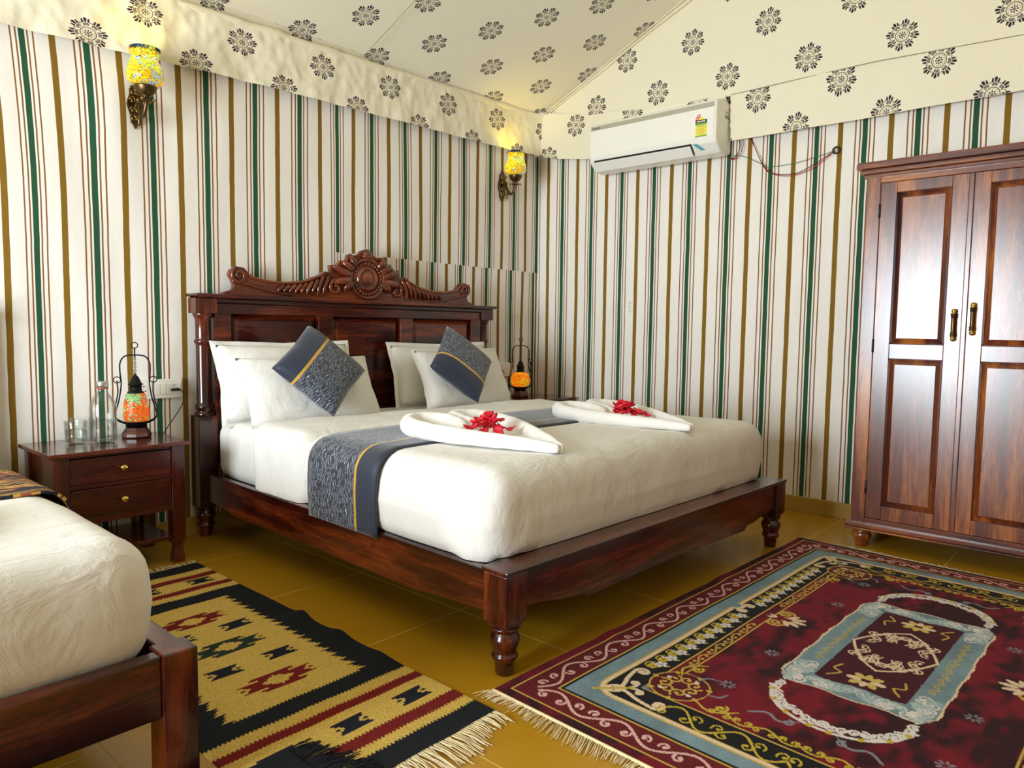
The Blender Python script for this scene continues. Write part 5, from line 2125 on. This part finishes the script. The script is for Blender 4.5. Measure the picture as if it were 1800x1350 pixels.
CARPET = weave_mat('carpet_pile', 0.9, 0.03, 260, 0.5)
FRINGE = plain('cream_fringe', lin(222, 204, 160), 0.9, noise_amt=0.12, scale=90)
RA = -0.0327
RCN = Vector((2.533, 0.576, 0))
carpet = thing('carpet', 'large dark red carpet with floral borders and a pale blue central medallion', 'rug', RCN, RA)
pile = color_grid('pile', full, ST_, ST_, lambda U, V: 0.013 + 0.0015 * np.sin(U * 9 + V * 4) + 0.006 * np.exp(-((U - 0.55) ** 2) / 0.002) * np.exp(-((1.5 - V) / 0.12)) + 0.006 * np.exp(-((U - 1.35) ** 2) / 0.003) * np.exp(-((1.5 - V) / 0.15)), CARPET, carpet, 0.0125)
pile.location = (-CU, -CV, 0)


def fringe(parent, x, y0, y1, out, ln, name='fringe', mat=None, step=0.0035, clump=0.0, tilt=0.4, z=0.006, axis='x', rad=0.0013, zend=0.002):
    m = MB()
    rnd = random.Random(hash((round(x * 100), round(y0 * 100))) % 1000)
    n = int(abs(y1 - y0) / step)
    for i in range(n):
        y = y0 + (y1 - y0) * (i + rnd.random()) / n
        L = ln * (0.75 + 0.4 * rnd.random()) * (1 + 0.3 * sin(y * 17))
        dy = L * (tilt * sin(y * 11) + 0.35 * (rnd.random() - 0.5))
        if clump:
            yc = round(y / clump) * clump
            dy = (yc - y) * 0.85 + 0.25 * L * (rnd.random() - 0.5)
        h1 = z + 0.006 * rnd.random()
        P = [(x - out * 0.006, y, z), (x + out * L * 0.45, y + dy * 0.6, h1), (x + out * L, y + dy + 0.006 * (rnd.random() - 0.5), zend + 0.003 * rnd.random())]
        if axis == 'y':
            P = [(b_, a, c) for a, b_, c in P]
        m.tube(P, [rad * 1.3, rad, rad * 0.7], 4, cap=False)
    o = m.build(name, mat or FRINGE, parent)
    o['kind'] = 'stuff'
    return o


fringe(carpet, -CU, -CV, CV, -1, 0.052, tilt=0.5)
fringe(carpet, CU, -CV, CV, 1, 0.045, tilt=0.3)
for x in (-CU, CU):
    m = MB()
    m.tube([(x, y, 0.008) for y in np.linspace(-CV, CV, 60)], 0.005, 8)
    m.build('end_binding', FRINGE, carpet)

# ---- striped kilim
KU, KV, KS = 0.633, 1.80, 0.003
kc, kk, kr, kg = lin(214, 180, 88), lin(18, 22, 26), lin(118, 22, 14), lin(34, 50, 40)
Kp = Paint(KU, KV, KS, kc)
k_noise = np.random.default_rng(9).random(Kp.U.shape)
Vv = Kp.V + 0.0022 * ((np.floor(Kp.U / 0.006) % 2) * 2 - 1)      # toothed weft joins
for a, c, col in ((0, 0.085, kk), (0.125, 0.172, kr), (0.30, 0.338, kr), (0.385, 0.46, kk), (1.335, 1.42, kk), (1.468, 1.510, kr), (1.605, 1.65, kr), (1.705, 1.81, kk)):
    Kp.mask((Vv >= a) & (Vv < c), col)
tooth = 0.014 + 0.030 * (np.abs(((Kp.V / 0.052) % 1) - 0.5) * 2) * 0 + 0.026 * ((Kp.V / 0.047) % 1) + 0.012 * ((Kp.V / 0.0157) % 1)
inn = (Kp.V > 0.40) & (Kp.V < 1.40)
Kp.mask(inn & ((Kp.U < 0.075 + tooth) | (Kp.U > KU - 0.075 - tooth)), kk)


SMALL = ["###############", ".#############.", "...#########...", "##..#######..##", "...#########...", ".#############.", "###############"]
BIG = [".......#################.......", "......###################......", ".........######.######.........", "#############.....#############",
       "..##########.......##########..", "...#######...........#######...", "##..#####.............#####..##"]
BIG = BIG + BIG[-2::-1]


def motif(u, v, hw, hh, col, hole=False):
    """stepped butterfly woven from a small chart"""
    ch = BIG if hole else SMALL
    rows, cols = len(ch), len(ch[0])
    G = np.array([[c == '#' for c in row] for row in ch])
    i = np.floor((Kp.U - u + hw) / (2 * hw) * cols).astype(int)
    j = np.floor((Kp.V - v + hh) / (2 * hh) * rows).astype(int)
    ok = (i >= 0) & (i < cols) & (j >= 0) & (j < rows)
    mk = ok & G[np.clip(j, 0, rows - 1), np.clip(i, 0, cols - 1)]
    Kp.mask(mk, col)


KX0, KY0 = 0.763, 1.28
for (x, y, col) in ((1.095, 2.46, kr), (1.087, 2.182, kg), (1.083, 1.871, kr)):
    motif(x - KX0, y - KY0, 0.118, 0.050, col, True)
for (x, y) in ((1.188, 2.332), (1.178, 2.026), (0.993, 2.022), (0.993, 2.33), (1.29, 1.513), (1.086, 1.512), (0.88, 1.51), (1.30, 2.845), (1.09, 2.845), (0.88, 2.845)):
    motif(x - KX0, y - KY0, 0.050, 0.030, lin(20, 24, 38))
Kp.img *= (0.82 + 0.36 * k_noise)[..., None]
KILM = weave_mat('flat_weave', 0.95, 0.02, 150, 0.8, 2.5)
kilim = thing('kilim_rug', 'flat woven cream kilim with black border and red stripes between the beds', 'rug', (KX0 + KU / 2, KY0, 0), -0.004)


def kz(U, V):
    z = 0.0055 + 0.0008 * np.sin(U * 30 + V * 12)
    e = np.exp(-(KU - U) / 0.06)
    return z + e * (0.020 * np.exp(-((V - 0.95) / 0.045) ** 2) + 0.014 * np.exp(-((V - 0.72) / 0.05) ** 2) + 0.007 * np.exp(-((V - 0.5) / 0.05) ** 2))


kw = color_grid('weave', Kp.img, KS, KS, kz, KILM, kilim, 0.005)
kw.location = (-KU / 2, 0, 0)
fringe(kilim, 0.0, -KU / 2, KU / 2, -1, 0.085, 'fringe', step=0.004, clump=0.022, axis='y', z=0.004, rad=0.0016)
fringe(kilim, KV, -KU / 2, KU / 2, 1, 0.05, 'fringe', step=0.005, clump=0.022, axis='y', z=0.004, rad=0.0016)

# ---- navy mat at the foot of the plain bed, lying over the kilim corner
NU_, NV_, NS = 1.30, 0.62, 0.005
Nv = Paint(NU_, NV_, NS, lin(10, 13, 24))
dN = np.minimum(np.minimum(Nv.U, NU_ - Nv.U), np.minimum(Nv.V, NV_ - Nv.V))
Nv.mask(dN > 0.085, lin(176, 146, 100))
Nv.mask(dN > 0.155, lin(10, 13, 24))
spk = (np.sin(Nv.U * 130) * np.sin(Nv.V * 130) > 0.35) & (dN > 0.095) & (dN < 0.145)
Nv.mask(spk, lin(40, 28, 26))
NAVY = plain('navy_fringe', lin(10, 13, 26), 0.9, noise_amt=0.2)
nm = thing('navy_mat', 'dark navy fringed mat lying over the corner of the kilim', 'rug', (0.905 - NU_, 1.517 - NV_, 0.0), 0.0)
color_grid('pile', Nv.img, NS, NS, lambda U, V: 0.011 + 0.0075 * np.clip((U - 1.12) / 0.045, 0, 1) * np.clip((V - 0.345) / 0.045, 0, 1), CARPET, nm, 0.0118)
fringe(nm, NU_, 0.0, NV_, 1, 0.085, mat=NAVY, step=0.0022, z=0.012, tilt=0.2, rad=0.0018, zend=0.0075)
